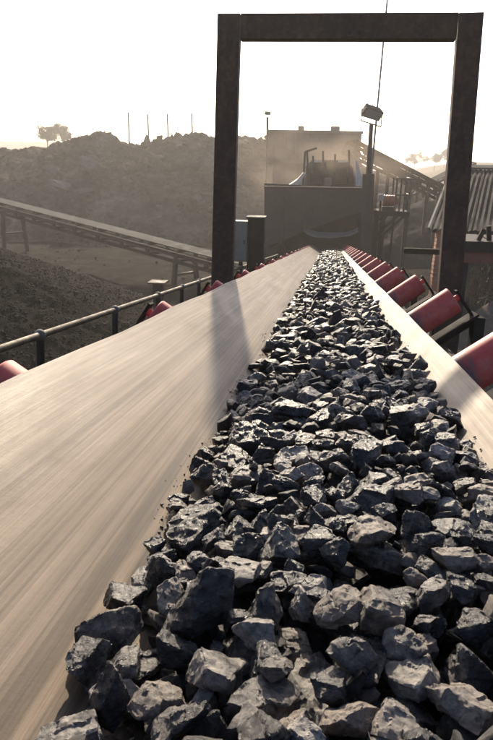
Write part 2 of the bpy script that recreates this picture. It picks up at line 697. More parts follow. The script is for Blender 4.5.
def ridge_z(x):
    if x <= RP[0].x:
        return RP[0].z
    for a, b in zip(RP, RP[1:]):
        if x <= b.x:
            return a.z + (b.z - a.z) * (x - a.x) / (b.x - a.x)
    return max(0, RP[-1].z - (x - RP[-1].x) * 0.6)


def spoil_h(x, y):
    wob = 2.2 * fbm(x, 0, 0.12, 4, 2.0)
    top = ridge_z(x)
    yy = y - RY - wob * 0.6
    if yy < 0:
        s = 1 - min(1, -yy / 13.0) ** 0.92
    else:
        s = 1 - smooth(4, 16, yy)
    r = rough_ridge(x, y, 0.22, 5.0) - 1.1
    h = top * s + s * (0.62 * r + 1.0 * fbm(x, y, 0.33, 6, 7.0)) * (1 - 0.45 * smooth(-4, 0, yy))
    h += 0.30 * s * (rough_ridge(x, y, 0.8, 15.0) - 1.0)
    return h - 0.35 + 0.2 * s


SX0, SX1 = P(-70, 150, 60).x, P(400, 160, 46).x + 2
o = field('spoil_heap', SX0, SX1, 30, 64, 300, 150, spoil_h, 'spoil')
tag(o, 'long brown spoil heap of broken earth behind the yard', 'spoil heap', None, 'structure')

# clods on the spoil heap: too many to count
items = []
for _ in range(5200):
    x = random.uniform(SX0 + 1, SX1 - 4)
    y = random.uniform(31, 48)
    z = spoil_h(x, y)
    if z < 0.02:
        continue
    s = 0.14 + 0.55 * random.random() ** 4
    Mx = rot3(random.uniform(0, 6.28), random.gauss(0, 0.3), random.gauss(0, 0.3)) * s
    items.append((random.randrange(NV), Mx, np.array((x, y, z + s * 0.08)), random.random()))
v, f, t = merge(items, 2)
o = raw('earth_clods', v, f, 'spoil', t)
tag(o, 'loose clods and stones strewn over the brown spoil heap', 'clods', None, 'stuff')

ROCKS = [(94, 170, 1.1, 0.5), (62, 188, 0.9, 0.45), (85, 193, 1.0, 0.4), (160, 210, 0.5, 0.3), (30, 166, 0.9, 0.5), (128, 183, 0.7, 0.5),
         (132, 146, 0.4, 0.35), (112, 140, 0.45, 0.35), (147, 143, 0.5, 0.55), (52, 172, 0.8, 0.5), (175, 176, 0.6, 0.4), (196, 200, 0.5, 0.3)]
for k, (x, y, s, hh) in enumerate(ROCKS):
    d = ray(x, y)
    p = None
    for i in range(600):
        q = CAM + d * ((28 + i * 0.05) / d.y)
        if q.z <= spoil_h(q.x, q.y):
            p = q
            break
    if p is None:
        q = P(x, y, RY - 0.5)
        p = Vector((q.x, q.y, spoil_h(q.x, q.y)))
    N, D = shard_planes(np.random.default_rng(50 + k), 0.5, 8)
    bm = roughen(shard_bm(N, D), 2, 0.05, k + 0.3, 0.03)
    bm.transform(Matrix.Translation(p + Vector((0, 0, hh * 0.25))) @ Matrix.Rotation(random.uniform(0, 6), 4, 'Z') @ Matrix.Rotation(random.gauss(0.1, 0.25), 4, 'X') @ Matrix.Diagonal((s * 1.5, s * 1.2, hh * 1.8, 1)))
    o = obj('boulder', bm, 'rock', None, p)
    where = ('on the crest of' if y < 150 else 'high on the flank of' if y < 180 else 'low on the flank of') + ' the spoil heap, '
    where += 'towards the left edge' if x < 60 else 'below the two skyline trees' if x < 100 else 'under the thin poles' if x < 170 else 'near the left portal post'
    tag(o, 'pale boulder ' + where, 'boulder', 'boulders on the spoil heap')

# coal stockpile on the left
def pile_h(x, y):
    # a broad heap reaching out of the frame on the left, with a low tail to the right
    a = math.hypot((x + 11.0) / 8.6, (y - 13.8) / 8.6)
    b = math.hypot((x + 5.2) / 3.4, (y - 13.5) / 6.0)
    h = 3.6 * max(0, 1 - a) ** 0.95
    h = max(h, 0.85 * max(0, 1 - b) ** 0.9)
    e = min(1, h / 0.4)
    return h + e * (0.14 * fbm(x, y, 0.7, 6, 1.0) + 0.05 * (rough_ridge(x, y, 2.3, 3.0) - 1)) - 0.12


o = field('coal_stockpile', -20.5, -1.6, 4.5, 23, 230, 220, pile_h, 'coal_heap')
tag(o, 'broad dark heap of fine coal below the handrail', 'coal heap')
items = []
for _ in range(34000):
    x, y = random.uniform(-13, -1.8), random.uniform(6.5, 21.0)
    z = pile_h(x, y)
    if z < -0.02 and random.random() < 0.8:
        continue
    z = max(z, ground_h(x, y))
    s = 0.026 + 0.050 * random.random() ** 3
    items.append((random.randrange(NV), rot3(random.uniform(0, 6.28), random.gauss(0, 0.4), random.gauss(0, 0.4)) * s, np.array((x, y, z + s * 0.1)), random.random() * 0.6))
v, f, t = merge(items, 2)
o = raw('loose_coal', v, f, 'coal_dull', t)
tag(o, 'small loose coal lying on the dark heap and around its foot', 'loose coal', None, 'stuff')

items = []
for _ in range(7000):
    x, y = random.uniform(-26, 16), random.uniform(16, 40)
    if pile_h(x, y) > 0:
        continue
    s = 0.03 + 0.13 * random.random() ** 6
    items.append((random.randrange(NV), rot3(random.uniform(0, 6.28), random.gauss(0, 0.3), random.gauss(0, 0.3)) * s, np.array((x, y, ground_h(x, y) + s * 0.1)), random.random()))
v, f, t = merge(items, 2)
o = raw('yard_stones', v, f, 'yard_dirt', t)
tag(o, 'small stones and clods strewn over the yard', 'stones', None, 'stuff')

# heaps on the right, beyond the platform
def mound(name, cx, cy, rx, ry, h, mat, label, seed):
    def fn(x, y):
        a = math.hypot((x - cx) / rx, (y - cy) / ry)
        k = max(0, 1 - a) ** 0.9
        return h * k + min(1, k * 4) * (0.12 * h * fbm(x, y, 1.6 / h, 6, seed) + 0.08 * (rough_ridge(x, y, 1.4, seed) - 1)) - 0.12
    o = field(name, cx - rx, cx + rx, cy - ry, cy + ry, 90, 90, fn, mat)
    tag(o, label, 'heap')


q = P(425, 205, 34)
mound('gravel_heap', q.x, 34, 5.0, 5.5, 3.0, 'gravel', 'tall grey gravel heap beyond the slatted platform', 2.2)
q = G(404, 226)
mound('gravel_heap', q.x, q.y, 2.2, 1.6, 0.55, 'gravel', 'low dark gravel mound in front of the tall grey heap', 5.2)
q = P(486, 175, 40)
mound('spoil_mound', q.x + 3, 40, 9, 7, 5.0, 'spoil', 'brown earth mound showing over the corrugated shed roof', 6.1)
for k, (x, y, s) in enumerate([(432, 247, .35), (416, 236, .3), (408, 243, .25), (427, 238, .3), (398, 232, .25)]):
    p = G(x, y, 0.05)
    N, D = shard_planes(np.random.default_rng(90 + k), 0.6, 8)
    bm = roughen(shard_bm(N, D), 1, 0.05, k + 0.3, 0.03)
    bm.transform(Matrix.Translation(p) @ Matrix.Rotation(k * 1.3, 4, 'Z') @ Matrix.Diagonal((s * 1.3, s, s, 1)))
    tag(obj('stone', bm, 'rock', None, p), 'small pale stone lying on the yard right of the hopper', 'stone', 'stones on the yard')

# ------------------------------------------------------------------ main belt conveyor
VEND = 22.4
BO = W(0, 8, -0.62)
conv = empty('belt_conveyor', BO, CONV)
tag(conv, 'long troughed belt conveyor with red side rollers carrying the coal', 'conveyor')


def belt_top(u):
    """height of the belt's upper face"""
    if u < 0:
        w, k = -u, 0.62
        n = -0.4938 - 0.004 + k * (w - 0.19)
    else:
        w, k = u, 0.75
        n = -0.5015 + 0.004 + k * (w - 0.19)
    f = -0.498
    # rounded fold between the flat and the wing
    e = 0.035
    return f + 0.5 * ((n - f) + math.sqrt((n - f) ** 2 + e * e)) - 0.0


UL, UR = -0.556, 0.390
us = np.linspace(UL, UR, 64)
vs = np.arange(-2.5, VEND + 0.01, 0.3)
bm = BM()
rows = []
for v in vs:
    top = []
    bot = []
    for u in us:
        # the free strip of the wings sags a little between the rollers
        free = smooth(0.2, 0.55, abs(u))
        sag = -0.004 * free * (1 - math.cos(2 * math.pi * (v - (1.16 if u < 0 else 2.05)) / 1.2))
        edge = 0.0025 * fbm(v, 0, 0.8, 3, 5) * free
        n = belt_top(u) + sag
        top.append(bm.verts.new(W(u + edge, v, n)))
        bot.append(bm.verts.new(W(u + edge, v, n - 0.013)))
    rows.append((top, bot))
for (t0, b0), (t1, b1) in zip(rows, rows[1:]):
    for i in range(len(us) - 1):
        bm.faces.new((t0[i], t0[i + 1], t1[i + 1], t1[i]))
        bm.faces.new((b0[i], b1[i], b1[i + 1], b0[i + 1]))
    for i in (0, len(us) - 1):
        bm.faces.new((t0[i], t1[i], b1[i], b0[i]))
bmesh.ops.recalc_face_normals(bm, faces=bm.faces)
o = obj('belt', bm, 'belt_rubber', conv, None, 40)
bm = BM()
bar(bm, W(0, -2.5, -1.02), W(0, VEND, -1.02), 1.0, 0.014, CONV.to_3x3() @ Vector((0, 0, 1)))
obj('return_belt', bm, 'belt_rubber', conv)
NUP = CONV.to_3x3() @ Vector((0, 0, 1))
for s in (-1, 1):
    bm = BM()
    channel(bm, W(s * 0.70, -2.5, -0.72), W(s * 0.70, VEND, -0.72), 0.16, 0.065, 0.010, Vector((s, 0, 0)))
    obj('stringer', bm, 'steel_dark', conv)
for v in np.arange(-1.5, 22, 4.0):
    for s in (-1, 1):
        top = W(s * 0.70, v, -0.81)
        bm = BM()
        ibeam(bm, Vector((top.x + s * 0.25, top.y, -0.2)), top, 0.12, 0.12, 0.01, Vector((0, 1, 0)))
        obj('support_leg', bm, 'steel_dark', conv)

RR = 0.068
ROLLERS = []


def idler(v, s):
    k, a_in, a_out, tipn = (0.62, 0.21, 0.612, -0.2571) if s < 0 else (0.75, 0.21, 0.582, -0.2245)
    ang = math.atan(k)
    du, dn = math.cos(ang), math.sin(ang)
    # axis lies one radius under the belt's lower face
    axis_tip = Vector((a_out + dn * RR, tipn - du * RR))
    L = (a_out - a_in) / du
    inner = axis_tip - Vector((du, dn)) * L
    X = (CONV.to_3x3() @ Vector((s * du, 0, dn))).normalized()
    Yv = CONV.to_3x3() @ Vector((0, 1, 0))
    Z = X.cross(Yv)
    M = Matrix((X, Yv, Z)).transposed().to_4x4()
    M.translation = W(s * inner.x, v, inner.y)
    # bracket: inclined angle iron under the roller, end plate, foot on the stringer
    bm = BM()
    a = M @ Vector((-0.05, 0, -0.115 * s * 1))
    b = M @ Vector((L + 0.05, 0, -0.115 * s))
    bar(bm, a, b, 0.15, 0.010, Z)
    bar(bm, a + Yv * 0.07 - Z * s * 0.03, b + Yv * 0.07 - Z * s * 0.03, 0.008, 0.055, Z)
    for t_ in (L + 0.030, -0.030):
        c0 = M @ Vector((t_, 0, -0.11 * s))
        c1 = M @ Vector((t_, 0, 0.035 * s))
        bar(bm, c0, c1, 0.055, 0.010, X)
    e = b - Z * s * 0.02
    bar(bm, e, Vector(e) - NUP * 0.36, 0.10, 0.05, X)
    br = obj('idler_bracket', bm, 'steel_black', conv)
    bm = BM()
    r = RR
    lathe(bm, [(0.006, r * 0.60), (0.0, r * 0.66), (0.0, r * 0.95), (0.004, r), (L - 0.004, r), (L, r * 0.95), (L, r * 0.72), (L - 0.010, r * 0.68), (L - 0.010, r * 0.25), (L + 0.026, r * 0.22), (L + 0.026, 0.002)], M, 36)
    ro = obj('roller', bm, 'roller_red', br, M, 35)
    return br


for k in range(-1, 17):
    idler(2.05 + 1.2 * k, 1)
    idler(1.16 + 1.2 * k, -1)

bm = BM()
Mx = CONV.to_3x3().to_4x4()
Mx.translation = W(-0.5, VEND + 0.1, -0.78)
lathe(bm, [(0, 0.26), (0, 0.27), (1.0, 0.27), (1.0, 0.26)], Mx, 24)
obj('tail_drum', bm, 'steel_dark', conv, None, 40)

# ------------------------------------------------------------------ coal on the belt: lumps dropped one by one onto a height grid
CELL = 0.005
U0_, V0_ = -0.56, -0.45
NU, NVV = int((0.40 - U0_) / CELL), int((22.3 - V0_) / CELL)
ug = U0_ + (np.arange(NU) + 0.5) * CELL
bt = np.array([belt_top(u) for u in ug], np.float32)
H = np.repeat(bt[None, :], NVV, 0)
OWN = np.full((NVV, NU), -1, np.int32)
vg = V0_ + (np.arange(NVV) + 0.5) * CELL
CL, CR = -0.238, 0.303


def crest(u):
    t = (u - CL) / (CR - CL)
    return -0.486 + 0.060 * t + 0.042 * 4 * t * (1 - t)


# the packed bed under the top lumps
fill = np.array([max(belt_top(u), crest(u) - 0.052) if CL + 0.03 < u < CR - 0.03 else -9 for u in ug], np.float32)
H = np.maximum(H, fill[None, :])
LUMPS = []


def drop(vi, M, u, v, sink=0.0):
    """lower a lump at (u, v) until it touches; returns height, cell window and upper face"""
    N, D, lo = VAR[vi][0], VAR[vi][1], VAR[vi][2][0]
    w = lo @ M.T
    a, b = w.min(0), w.max(0)
    i0, i1 = int((u + a[0] - U0_) / CELL), int((u + b[0] - U0_) / CELL) + 1
    j0, j1 = int((v + a[1] - V0_) / CELL), int((v + b[1] - V0_) / CELL) + 1
    if i0 < 0 or j0 < 0 or i1 > NU or j1 > NVV:
        return None
    Mi = np.linalg.inv(M)
    Nw = N @ Mi                      # planes in the rotated, scaled frame: Nw.x <= D
    x = (ug[i0:i1] - u)[None, :, None]
    y = (vg[j0:j1] - v)[:, None, None]
    q = D - Nw[:, 0] * x - Nw[:, 1] * y
    nz = Nw[:, 2]
    up, dn = nz > 1e-6, nz < -1e-6
    zu = (q[..., up] / nz[up]).min(-1)
    zl = (q[..., dn] / nz[dn]).max(-1)
    ok = zu > zl
    if not ok.any():
        return None
    h = H[j0:j1, i0:i1]
    gap = np.sort((h - zl)[ok])
    z = gap[int((len(gap) - 1) * (1 - sink))]
    return z, (j0, j1, i0, i1), zu, ok


def commit(res, rec):
    z, (j0, j1, i0, i1), zu, ok = res
    h = H[j0:j1, i0:i1]
    t = z + zu
    win = ok & (t > h)
    h[win] = t[win]
    OWN[j0:j1, i0:i1][win] = len(LUMPS)
    LUMPS.append(rec)


def try_lump(size, v, n=4, top=None):
    best = None
    vi = int(RNG.integers(NV))
    for _ in range(n):
        M = rot3(RNG.uniform(0, 6.28), RNG.normal(0, 0.36), RNG.normal(0, 0.36)) * size
        wob = 0.030 * noise.noise(Vector((v * 2.3, 7, 1))) + 0.018 * noise.noise(Vector((v * 9, 2, 1)))
        wob2 = 0.022 * noise.noise(Vector((v * 2.7, 3, 5)))
        u = RNG.uniform(CL + wob + size * 0.15, CR + wob2 - size * 0.2)
        vv = v + RNG.uniform(-0.05, 0.05)
        r = drop(vi, M, u, vv, 0.06)
        if r is None:
            continue
        j0, j1, i0, i1 = r[1]
        ow = OWN[j0:j1, i0:i1]
        if ((ow >= 0) & (ow < NSPEC)).mean() > 0.26:
            continue
        sc = r[0] - crest(u)
        if best is None or sc < best[0]:
            best = (sc, r, (vi, M, np.array((u, vv, r[0])), RNG.random()))
    if best and best[0] < 0.045:
        commit(best[1], best[2])


# lumps that stand out in the picture, set down first so that the others settle round them
SPECIAL = [
    (312, 700, 0.098, 0.062, 0.070, 1.2, 'coal_pale', 'big grey-brown coal lump at the middle of the bottom edge of the photo'),
    (392, 466, 0.150, 0.050, 0.042, 0.25, 'coal_pale', 'long flat grey-brown slab of coal lying across the right half of the bed'),
    (430, 553, 0.098, 0.062, 0.060, -0.4, 'coal', 'big angular glinting coal lump by the right side of the bed'),
    (350, 610, 0.066, 0.050, 0.055, 0.1, 'coal', 'boxy black coal lump with a square face near the middle of the bed'),
    (402, 612, 0.062, 0.048, 0.046, -0.5, 'coal_pale', 'five-sided coal lump with a pale dusty face, right of the boxy lump'),
    (356, 646, 0.100, 0.036, 0.028, 0.05, 'coal_pale', 'long flat pale coal sliver behind the big bottom-edge lump'),
    (112, 630, 0.082, 0.060, 0.055, 0.7, 'coal_pale', 'pale sunlit coal lump at the left edge of the bed'),
    (163, 660, 0.095, 0.052, 0.050, 0.35, 'coal', 'long smooth dark grey coal lump near the lower left corner of the bed'),
    (162, 617, 0.080, 0.034, 0.030, -0.35, 'coal_pale', 'brownish elongated coal lump leaning beside the pale left-edge lump'),
    (336, 520, 0.052, 0.036, 0.032, 0.0, 'coal_pale', 'small bright pale coal lump in the middle of the bed'),
    (205, 577, 0.075, 0.042, 0.046, 0.8, 'coal', 'wedge-shaped coal lump with a bluish shine near the left edge'),
]
CIm = CONV.inverted()
for k, (x, y, a, b, c, yaw, mt, lab) in enumerate(SPECIAL):
    vi = (k * 5 + 3) % NV
    lo = VAR[vi][2][0]
    ext = lo.max(0) - lo.min(0)
    M = rot3(0, RNG.normal(0, 0.12), RNG.normal(0, 0.12)) @ np.array(Matrix.Rotation(yaw, 3, 'Z')) @ np.diag(np.array((a, b, c)) * 0.95 / ext)
    d = CIm.to_3x3() @ ray(x, y)
    cn = -0.42
    for _ in range(5):
        p = d * (cn / d.z)
        r = drop(vi, M, p.x, p.y, 0.15)
        if r is None:
            break
        cn = 0.5 * cn + 0.5 * r[0]
    if r is None:
        continue
    commit(r, (vi, M, np.array((p.x, p.y, r[0])), 0.0, mt, lab))
NSPEC = len(LUMPS)

# two passes: larger lumps first, then small ones into the gaps
for v in np.arange(-0.38, 22.1, 1 / 330.0):
    far = v > 6
    s = 0.032 + 0.042 * RNG.random() ** 1.6
    if RNG.random() < 0.10 and v > 0.75:
        s = RNG.uniform(0.072, 0.098)
    if far:
        s *= 1.1
        if RNG.random() < 0.22:
            continue
    try_lump(s, v + RNG.uniform(-0.2, 0.2))
for v in np.concatenate([np.arange(-0.38, 7, 1 / 160.0), np.arange(-0.3, 1.6, 1 / 260.0)]):
    try_lump(RNG.uniform(0.018, 0.034), v + RNG.uniform(-0.2, 0.2), 4)
for v in np.concatenate([np.arange(-0.3, 1.3, 1 / 160.0), np.arange(-0.38, 22.1, 1 / 240.0)]):
    if v > 6 and RNG.random() < 0.35:
        continue
    try_lump((0.034 if v < 1.4 else 0.030) + 0.042 * RNG.random() ** 1.5, v + RNG.uniform(-0.2, 0.2), 5)

# how large each lump shows
cnts = np.bincount(OWN[OWN >= 0].ravel(), minlength=len(LUMPS))
shows = np.zeros(len(LUMPS))
for i, L in enumerate(LUMPS):
    p = W(*L[2])
    if cnts[i] == 0 or (p - CAM).dot(F_) < 0.15:
        continue
    x, y = pix(p)
    if -15 < x < 505 and y < 765:
        shows[i] = cnts[i] / (p - CAM).length ** 2
pick = set(np.argsort(-shows)[:300].tolist()) | set(range(NSPEC))
pick = {i for i in pick if shows[i] > 0}
first = True
for i in sorted(pick):
    L = LUMPS[i]
    o = bpy.data.objects.new('coal_lump', VAR[L[0]][4])
    COL.objects.link(o)
    o.matrix_world = CONV @ (Matrix.Translation(Vector(L[2])) @ Matrix(L[1].tolist()).to_4x4())
    if len(L) > 4:
        if L[4] != 'coal':
            o.material_slots[0].link = 'OBJECT'
            o.material_slots[0].material = MATS[L[4]]
        tag(o, L[5], 'coal')
    else:
        x, y = pix(W(*L[2]))
        t_ = (L[2][0] - CL) / (CR - CL)
        size = float(np.linalg.norm(L[1], ord=2))
        sz = 'large' if size > 0.064 else 'middling' if size > 0.048 else 'small'
        across = 'at the left margin' if t_ < 0.16 else 'left of the middle' if t_ < 0.42 else 'in the middle' if t_ < 0.6 else 'right of the middle' if t_ < 0.84 else 'at the right margin'
        along = 'by the bottom edge' if y > 655 else 'in the nearest third' if y > 560 else 'in the middle distance' if y > 460 else 'towards the portal'
        tag(o, sz + ' black coal lump ' + across + ' of the bed, ' + along, 'coal', 'coal lumps in the near part of the bed')
C3, C0 = np.array(CONV.to_3x3()), np.array(CONV.translation)
near = [i for i in range(len(LUMPS)) if i not in pick and LUMPS[i][2][1] < 3.6]
farl = [i for i in range(len(LUMPS)) if i not in pick and LUMPS[i][2][1] >= 3.6]
parts = []
for ids, which in ((near, 3), (farl, 2)):
    parts.append(merge([(LUMPS[i][0], C3 @ LUMPS[i][1], C3 @ LUMPS[i][2] + C0, LUMPS[i][3]) for i in ids], which))
v = np.concatenate([parts[0][0], parts[1][0]])
f = np.concatenate([parts[0][1], parts[1][1] + len(parts[0][0])])
t = np.concatenate([parts[0][2], parts[1][2]])
o = raw('coal_bed', v, f, 'coal_small', t)
tag(o, 'far and buried coal lumps of the bed running along the belt', 'coal', None, 'stuff')
# packed small coal under the lumps
bm = BM()
rows = []
uu = np.linspace(CL + 0.02, CR - 0.02, 22)
for v_ in np.arange(-0.45, 22.3, 0.05):
    rows.append([bm.verts.new(W(u, v_, max(belt_top(u) - 0.004, crest(u) - 0.055 + 0.008 * fbm(u, v_, 14, 3, 1)) if 0 < i < 21 else belt_top(u) - 0.006)) for i, u in enumerate(uu)])
for a, b in zip(rows, rows[1:]):
    for i in range(21):
        bm.faces.new((a[i], a[i + 1], b[i + 1], b[i]))
o = obj('coal_fines', bm, 'coal_heap')
tag(o, 'fine packed coal filling the gaps under the lumps on the belt', 'coal fines', None, 'stuff')
# crumbs along both margins
items = []
for _ in range(1500):
    v_ = random.uniform(0.9, 9)
    s = 0.002 + 0.005 * random.random() ** 3
    if random.random() < 0.6:
        u = CL - abs(random.gauss(0, 0.010)) + 0.03 * noise.noise(Vector((v_ * 2.3, 7, 1)))
    else:
        u = CR + abs(random.gauss(0, 0.008))
    n_ = belt_top(u) + s * 0.22
    items.append((random.randrange(NV), C3 @ (rot3(random.uniform(0, 6), random.gauss(0, .4), random.gauss(0, .4)) * s), C3 @ np.array((u, v_, n_)) + C0, random.random()))
v, f, t = merge(items, 2)
tag(raw('coal_crumbs', v, f, 'coal', t), 'coal crumbs scattered along the margins of the bed', 'coal crumbs', None, 'stuff')

# ------------------------------------------------------------------ steel portal over the belt
VP_ = 4.2
pf = empty('portal_frame', W(0.04, VP_, -0.9))
tag(pf, 'tall rusty brown steel portal frame spanning the belt', 'frame')
Y3 = CONV.to_3x3() @ Vector((0, 1, 0))
for nm, ub, ut in (('L', -0.689, -0.692), ('R', 0.792, 0.735)):
    bm = BM()
    channel(bm, W(ub, VP_, -1.06), W(ut, VP_, 1.305), 0.140, 0.075, 0.009, Y3)
    bevel(bm, 0.0015)
    po = obj('post', bm, 'steel_brown', pf)
    bm = BM()
    box(bm, W(ub, VP_ + 0.03, -1.07), 0.26, 0.2, 0.02, CONV.to_3x3())
    obj('base_plate', bm, 'steel_dark', po)
bm = BM()
channel(bm, W(-0.619, VP_ + 0.004, 1.236), W(0.664, VP_ + 0.004, 1.236), 0.142, 0.075, 0.009, Y3)
bevel(bm, 0.0015)
cb = obj('crossbeam', bm, 'steel_brown', pf)
bm = BM()
box(bm, W(0.068, VP_ - 0.008, 1.236), 0.10, 0.010, 0.125, CONV.to_3x3())
obj('splice_plate', bm, 'steel_brown', cb)
for du in (-0.03, 0.03):
    for dn in (-0.04, 0.04):
        bm = BM()
        tube(bm, W(0.068 + du, VP_ - 0.024, 1.236 + dn), W(0.068 + du, VP_ - 0.012, 1.236 + dn), 0.010, 6)
        obj('bolt', bm, 'steel_dark', cb)
# outrigger the portal stands on
bm = BM()
ibeam(bm, W(-1.45, VP_ + 0.03, -1.142), W(1.3, VP_ + 0.03, -1.142), 0.12, 0.12, 0.01, NUP)
obj('sill_beam', bm, 'steel_dark', pf)
for u in (-1.38, 1.22):
    bm = BM()
    tp = W(u, VP_ + 0.03, -1.20)
    bar(bm, Vector((tp.x, tp.y, -0.2)), tp, 0.10, 0.10, Vector((0, 1, 0)))
    obj('sill_leg', bm, 'steel_dark', pf)

# ------------------------------------------------------------------ left handrail and walkway
HU, HN = -1.25, -0.473
hr = empty('handrail', W(HU, 5, -1.5))
tag(hr, 'worn pipe handrail with round-topped stanchions left of the belt', 'handrail')
bm = BM()
tube(bm, W(HU, -1.0, HN), W(HU, 16, HN), 0.0155, 12)
obj('rail', bm, 'rail_paint', hr, None, 40)


def rail_v(x):
    lo, hi = 0.5, 40.0
    for _ in range(40):
        mid = (lo + hi) / 2
        if pix(W(HU, mid, HN))[0] < x:
            lo = mid
        else:
            hi = mid
    return lo


stv = [rail_v(x) for x in (40, 115, 158, 182, 199, 216)]
stv = [stv[0] - 1.0] + stv + [stv[-1] + k * 1.0 for k in range(1, 6)]
for v_ in stv:
    bm = BM()
    tube(bm, W(HU, v_, -1.5), W(HU, v_, HN - 0.02), 0.018, 10)
    st = obj('stanchion', bm, 'steel_dark', hr, None, 40)
    bm = BM()
    ball(bm, W(HU, v_, HN), 0.027, 14)
    obj('ball_joint', bm, 'steel_grey', st, None, 60)
bm = BM()
tube(bm, W(HU, -1.0, -1.0), W(HU, 16, -1.0), 0.015, 10)
obj('mid_rail', bm, 'steel_dark', hr, None, 40)
wk = empty('walkway', W(-1.05, 5, -1.52))
tag(wk, 'narrow steel walkway along the left side of the belt', 'walkway')
bm = BM()
for k in range(140):
    bar(bm, W(-0.80, -1 + k * 0.12, -1.52), W(-1.28, -1 + k * 0.12, -1.52), 0.006, 0.03, NUP)
for u in (-0.80, -0.92, -1.04, -1.16, -1.28):
    bar(bm, W(u, -1, -1.52), W(u, 16, -1.52), 0.006, 0.034, NUP)
obj('grating', bm, 'steel_dark', wk)['kind'] = 'stuff'
for v_ in (1, 5, 9, 13):
    bm = BM()
    tp = W(-1.26, v_, -1.56)
    bar(bm, tp, Vector((tp.x, tp.y, -0.2)), 0.07, 0.07, Vector((0, 1, 0)))
    obj('walkway_leg', bm, 'steel_dark', wk)

# ------------------------------------------------------------------ cabinet and dark column beside the belt
yb = 9.4
p0, p1 = P(256.5, 218, yb), P(256.5, 300, yb)
col_ = empty('steel_column', Vector((p0.x, yb, 0)))
tag(col_, 'short dark steel column beside the pale cabinet, left of the belt', 'column')
bm = BM()
c0 = Vector((p0.x, yb, -0.1))
ibeam(bm, c0, Vector((p0.x + 0.01, yb, p0.z)), 0.24, 0.24, 0.016, Vector((1, 0, 0)))
obj('shaft', bm, 'steel_dark', col_)
bm = BM()
box(bm, Vector((p0.x, yb, p0.z + 0.012)), 0.27, 0.27, 0.024)
obj('cap_plate', bm, 'steel_dark', col_)
a, b = P(233, 221, yb - 0.1), P(247.3, 262, yb - 0.1)
cab = empty('control_cabinet', Vector(((a.x + b.x) / 2, yb, b.z)))
tag(cab, 'pale galvanised control cabinet behind the left portal post', 'cabinet')
bm = BM()
box(bm, Vector(((a.x + b.x) / 2, yb, (a.z + b.z) / 2)), b.x - a.x, 0.2, a.z - b.z)
bevel(bm, 0.008)
obj('casing', bm, 'galvanised', cab)
bm = BM()
box(bm, Vector(((a.x + b.x) / 2, yb - 0.106, (a.z + b.z) / 2)), (b.x - a.x) * 0.86, 0.010, (a.z - b.z) * 0.9)
bevel(bm, 0.003)
dr = obj('door', bm, 'galvanised', cab)
bm = BM()
box(bm, Vector((b.x - 0.05, yb - 0.118, (a.z + b.z) / 2)), 0.012, 0.014, 0.06)
obj('handle', bm, 'steel_dark', dr)
bm = BM()
tube(bm, Vector(((a.x + b.x) / 2, yb, -0.1)), Vector(((a.x + b.x) / 2, yb, b.z)), 0.03, 10)
obj('stand', bm, 'steel_dark', cab)

# post with a square plate on top, beyond the handrail
q = P(158, 282, 13.0)
ps = empty('plate_stand', Vector((q.x, q.y, 0)))
tag(ps, 'steel stub post with a flat square plate on top beyond the handrail', 'post')
bm = BM()
box(bm, Vector((q.x, q.y, q.z)), 0.36, 0.36, 0.03)
obj('plate', bm, 'steel_brown', ps)
bm = BM()
bar(bm, Vector((q.x, q.y, -0.1)), q - Vector((0, 0, 0.015)), 0.18, 0.18, Vector((0, 1, 0)))
obj('stub', bm, 'steel_dark', ps)

# ------------------------------------------------------------------ the lower conveyor on the left
A, B = P(-40, 190, 32.5), P(250, 264, 21.5)
dirc = (B - A).normalized()
side = dirc.cross(Vector((0, 0, 1))).normalized()       # towards the camera side
upc = side.cross(dirc)
lc = empty('low_conveyor', Vector(((A.x + B.x) / 2, (A.y + B.y) / 2, 0)))
tag(lc, 'low dark belt conveyor crossing the yard behind the coal heap', 'conveyor')
Lc = (B - A).length
bm = BM()
bar(bm, A, B, 0.85, 0.03, upc)
obj('belt', bm, 'belt_grey', lc)
for s in (-1, 1):
    bm = BM()
    channel(bm, A + side * s * 0.50 - upc * 0.20, B + side * s * 0.50 - upc * 0.20, 0.10, 0.05, 0.012, side * s)
    obj('upper_chord', bm, 'steel_black', lc)
    bm = BM()
    channel(bm, A + side * s * 0.50 - upc * 0.46, B + side * s * 0.50 - upc * 0.46, 0.12, 0.05, 0.012, side * s)
    obj('lower_chord', bm, 'steel_black', lc)
n_ = int(Lc / 1.5)
for k in range(n_ + 1):
    c = A + dirc * (Lc * k / n_)
    bm = BM()
    for s in (-1, 1):
        bar(bm, c + side * s * 0.50 - upc * 0.46, c + side * s * 0.50 - upc * 0.15, 0.20, 0.05, side)
    bar(bm, c + side * 0.5 - upc * 0.46, c - side * 0.5 - upc * 0.46, 0.07, 0.07, upc)
    fr = obj('idler_frame', bm, 'steel_black', lc)
    bm = BM()
    tube(bm, c + side * 0.44 - upc * 0.085, c - side * 0.44 - upc * 0.085, 0.065, 12)
    obj('roller', bm, 'steel_brown', fr, None, 40)
for k in range(0, n_, 3):
    c = A + dirc * (Lc * (k + 0.3) / n_)
    bm = BM()
    tube(bm, c + side * 0.46 - upc * 0.36, c - side * 0.46 - upc * 0.36, 0.06, 12)
    obj('return_roller', bm, 'steel_brown', lc, None, 40)
bm = BM()
bar(bm, A - upc * 0.33, B - upc * 0.33, 0.8, 0.02, upc)
obj('return_belt', bm, 'belt_grey', lc)


def on_low(x):
    lo, hi = 0.0, 1.0
    for _ in range(40):
        mid = (lo + hi) / 2
        if pix(A + (B - A) * mid)[0] < x:
            lo = mid
        else:
            hi = mid
    return A + (B - A) * lo - upc * 0.52


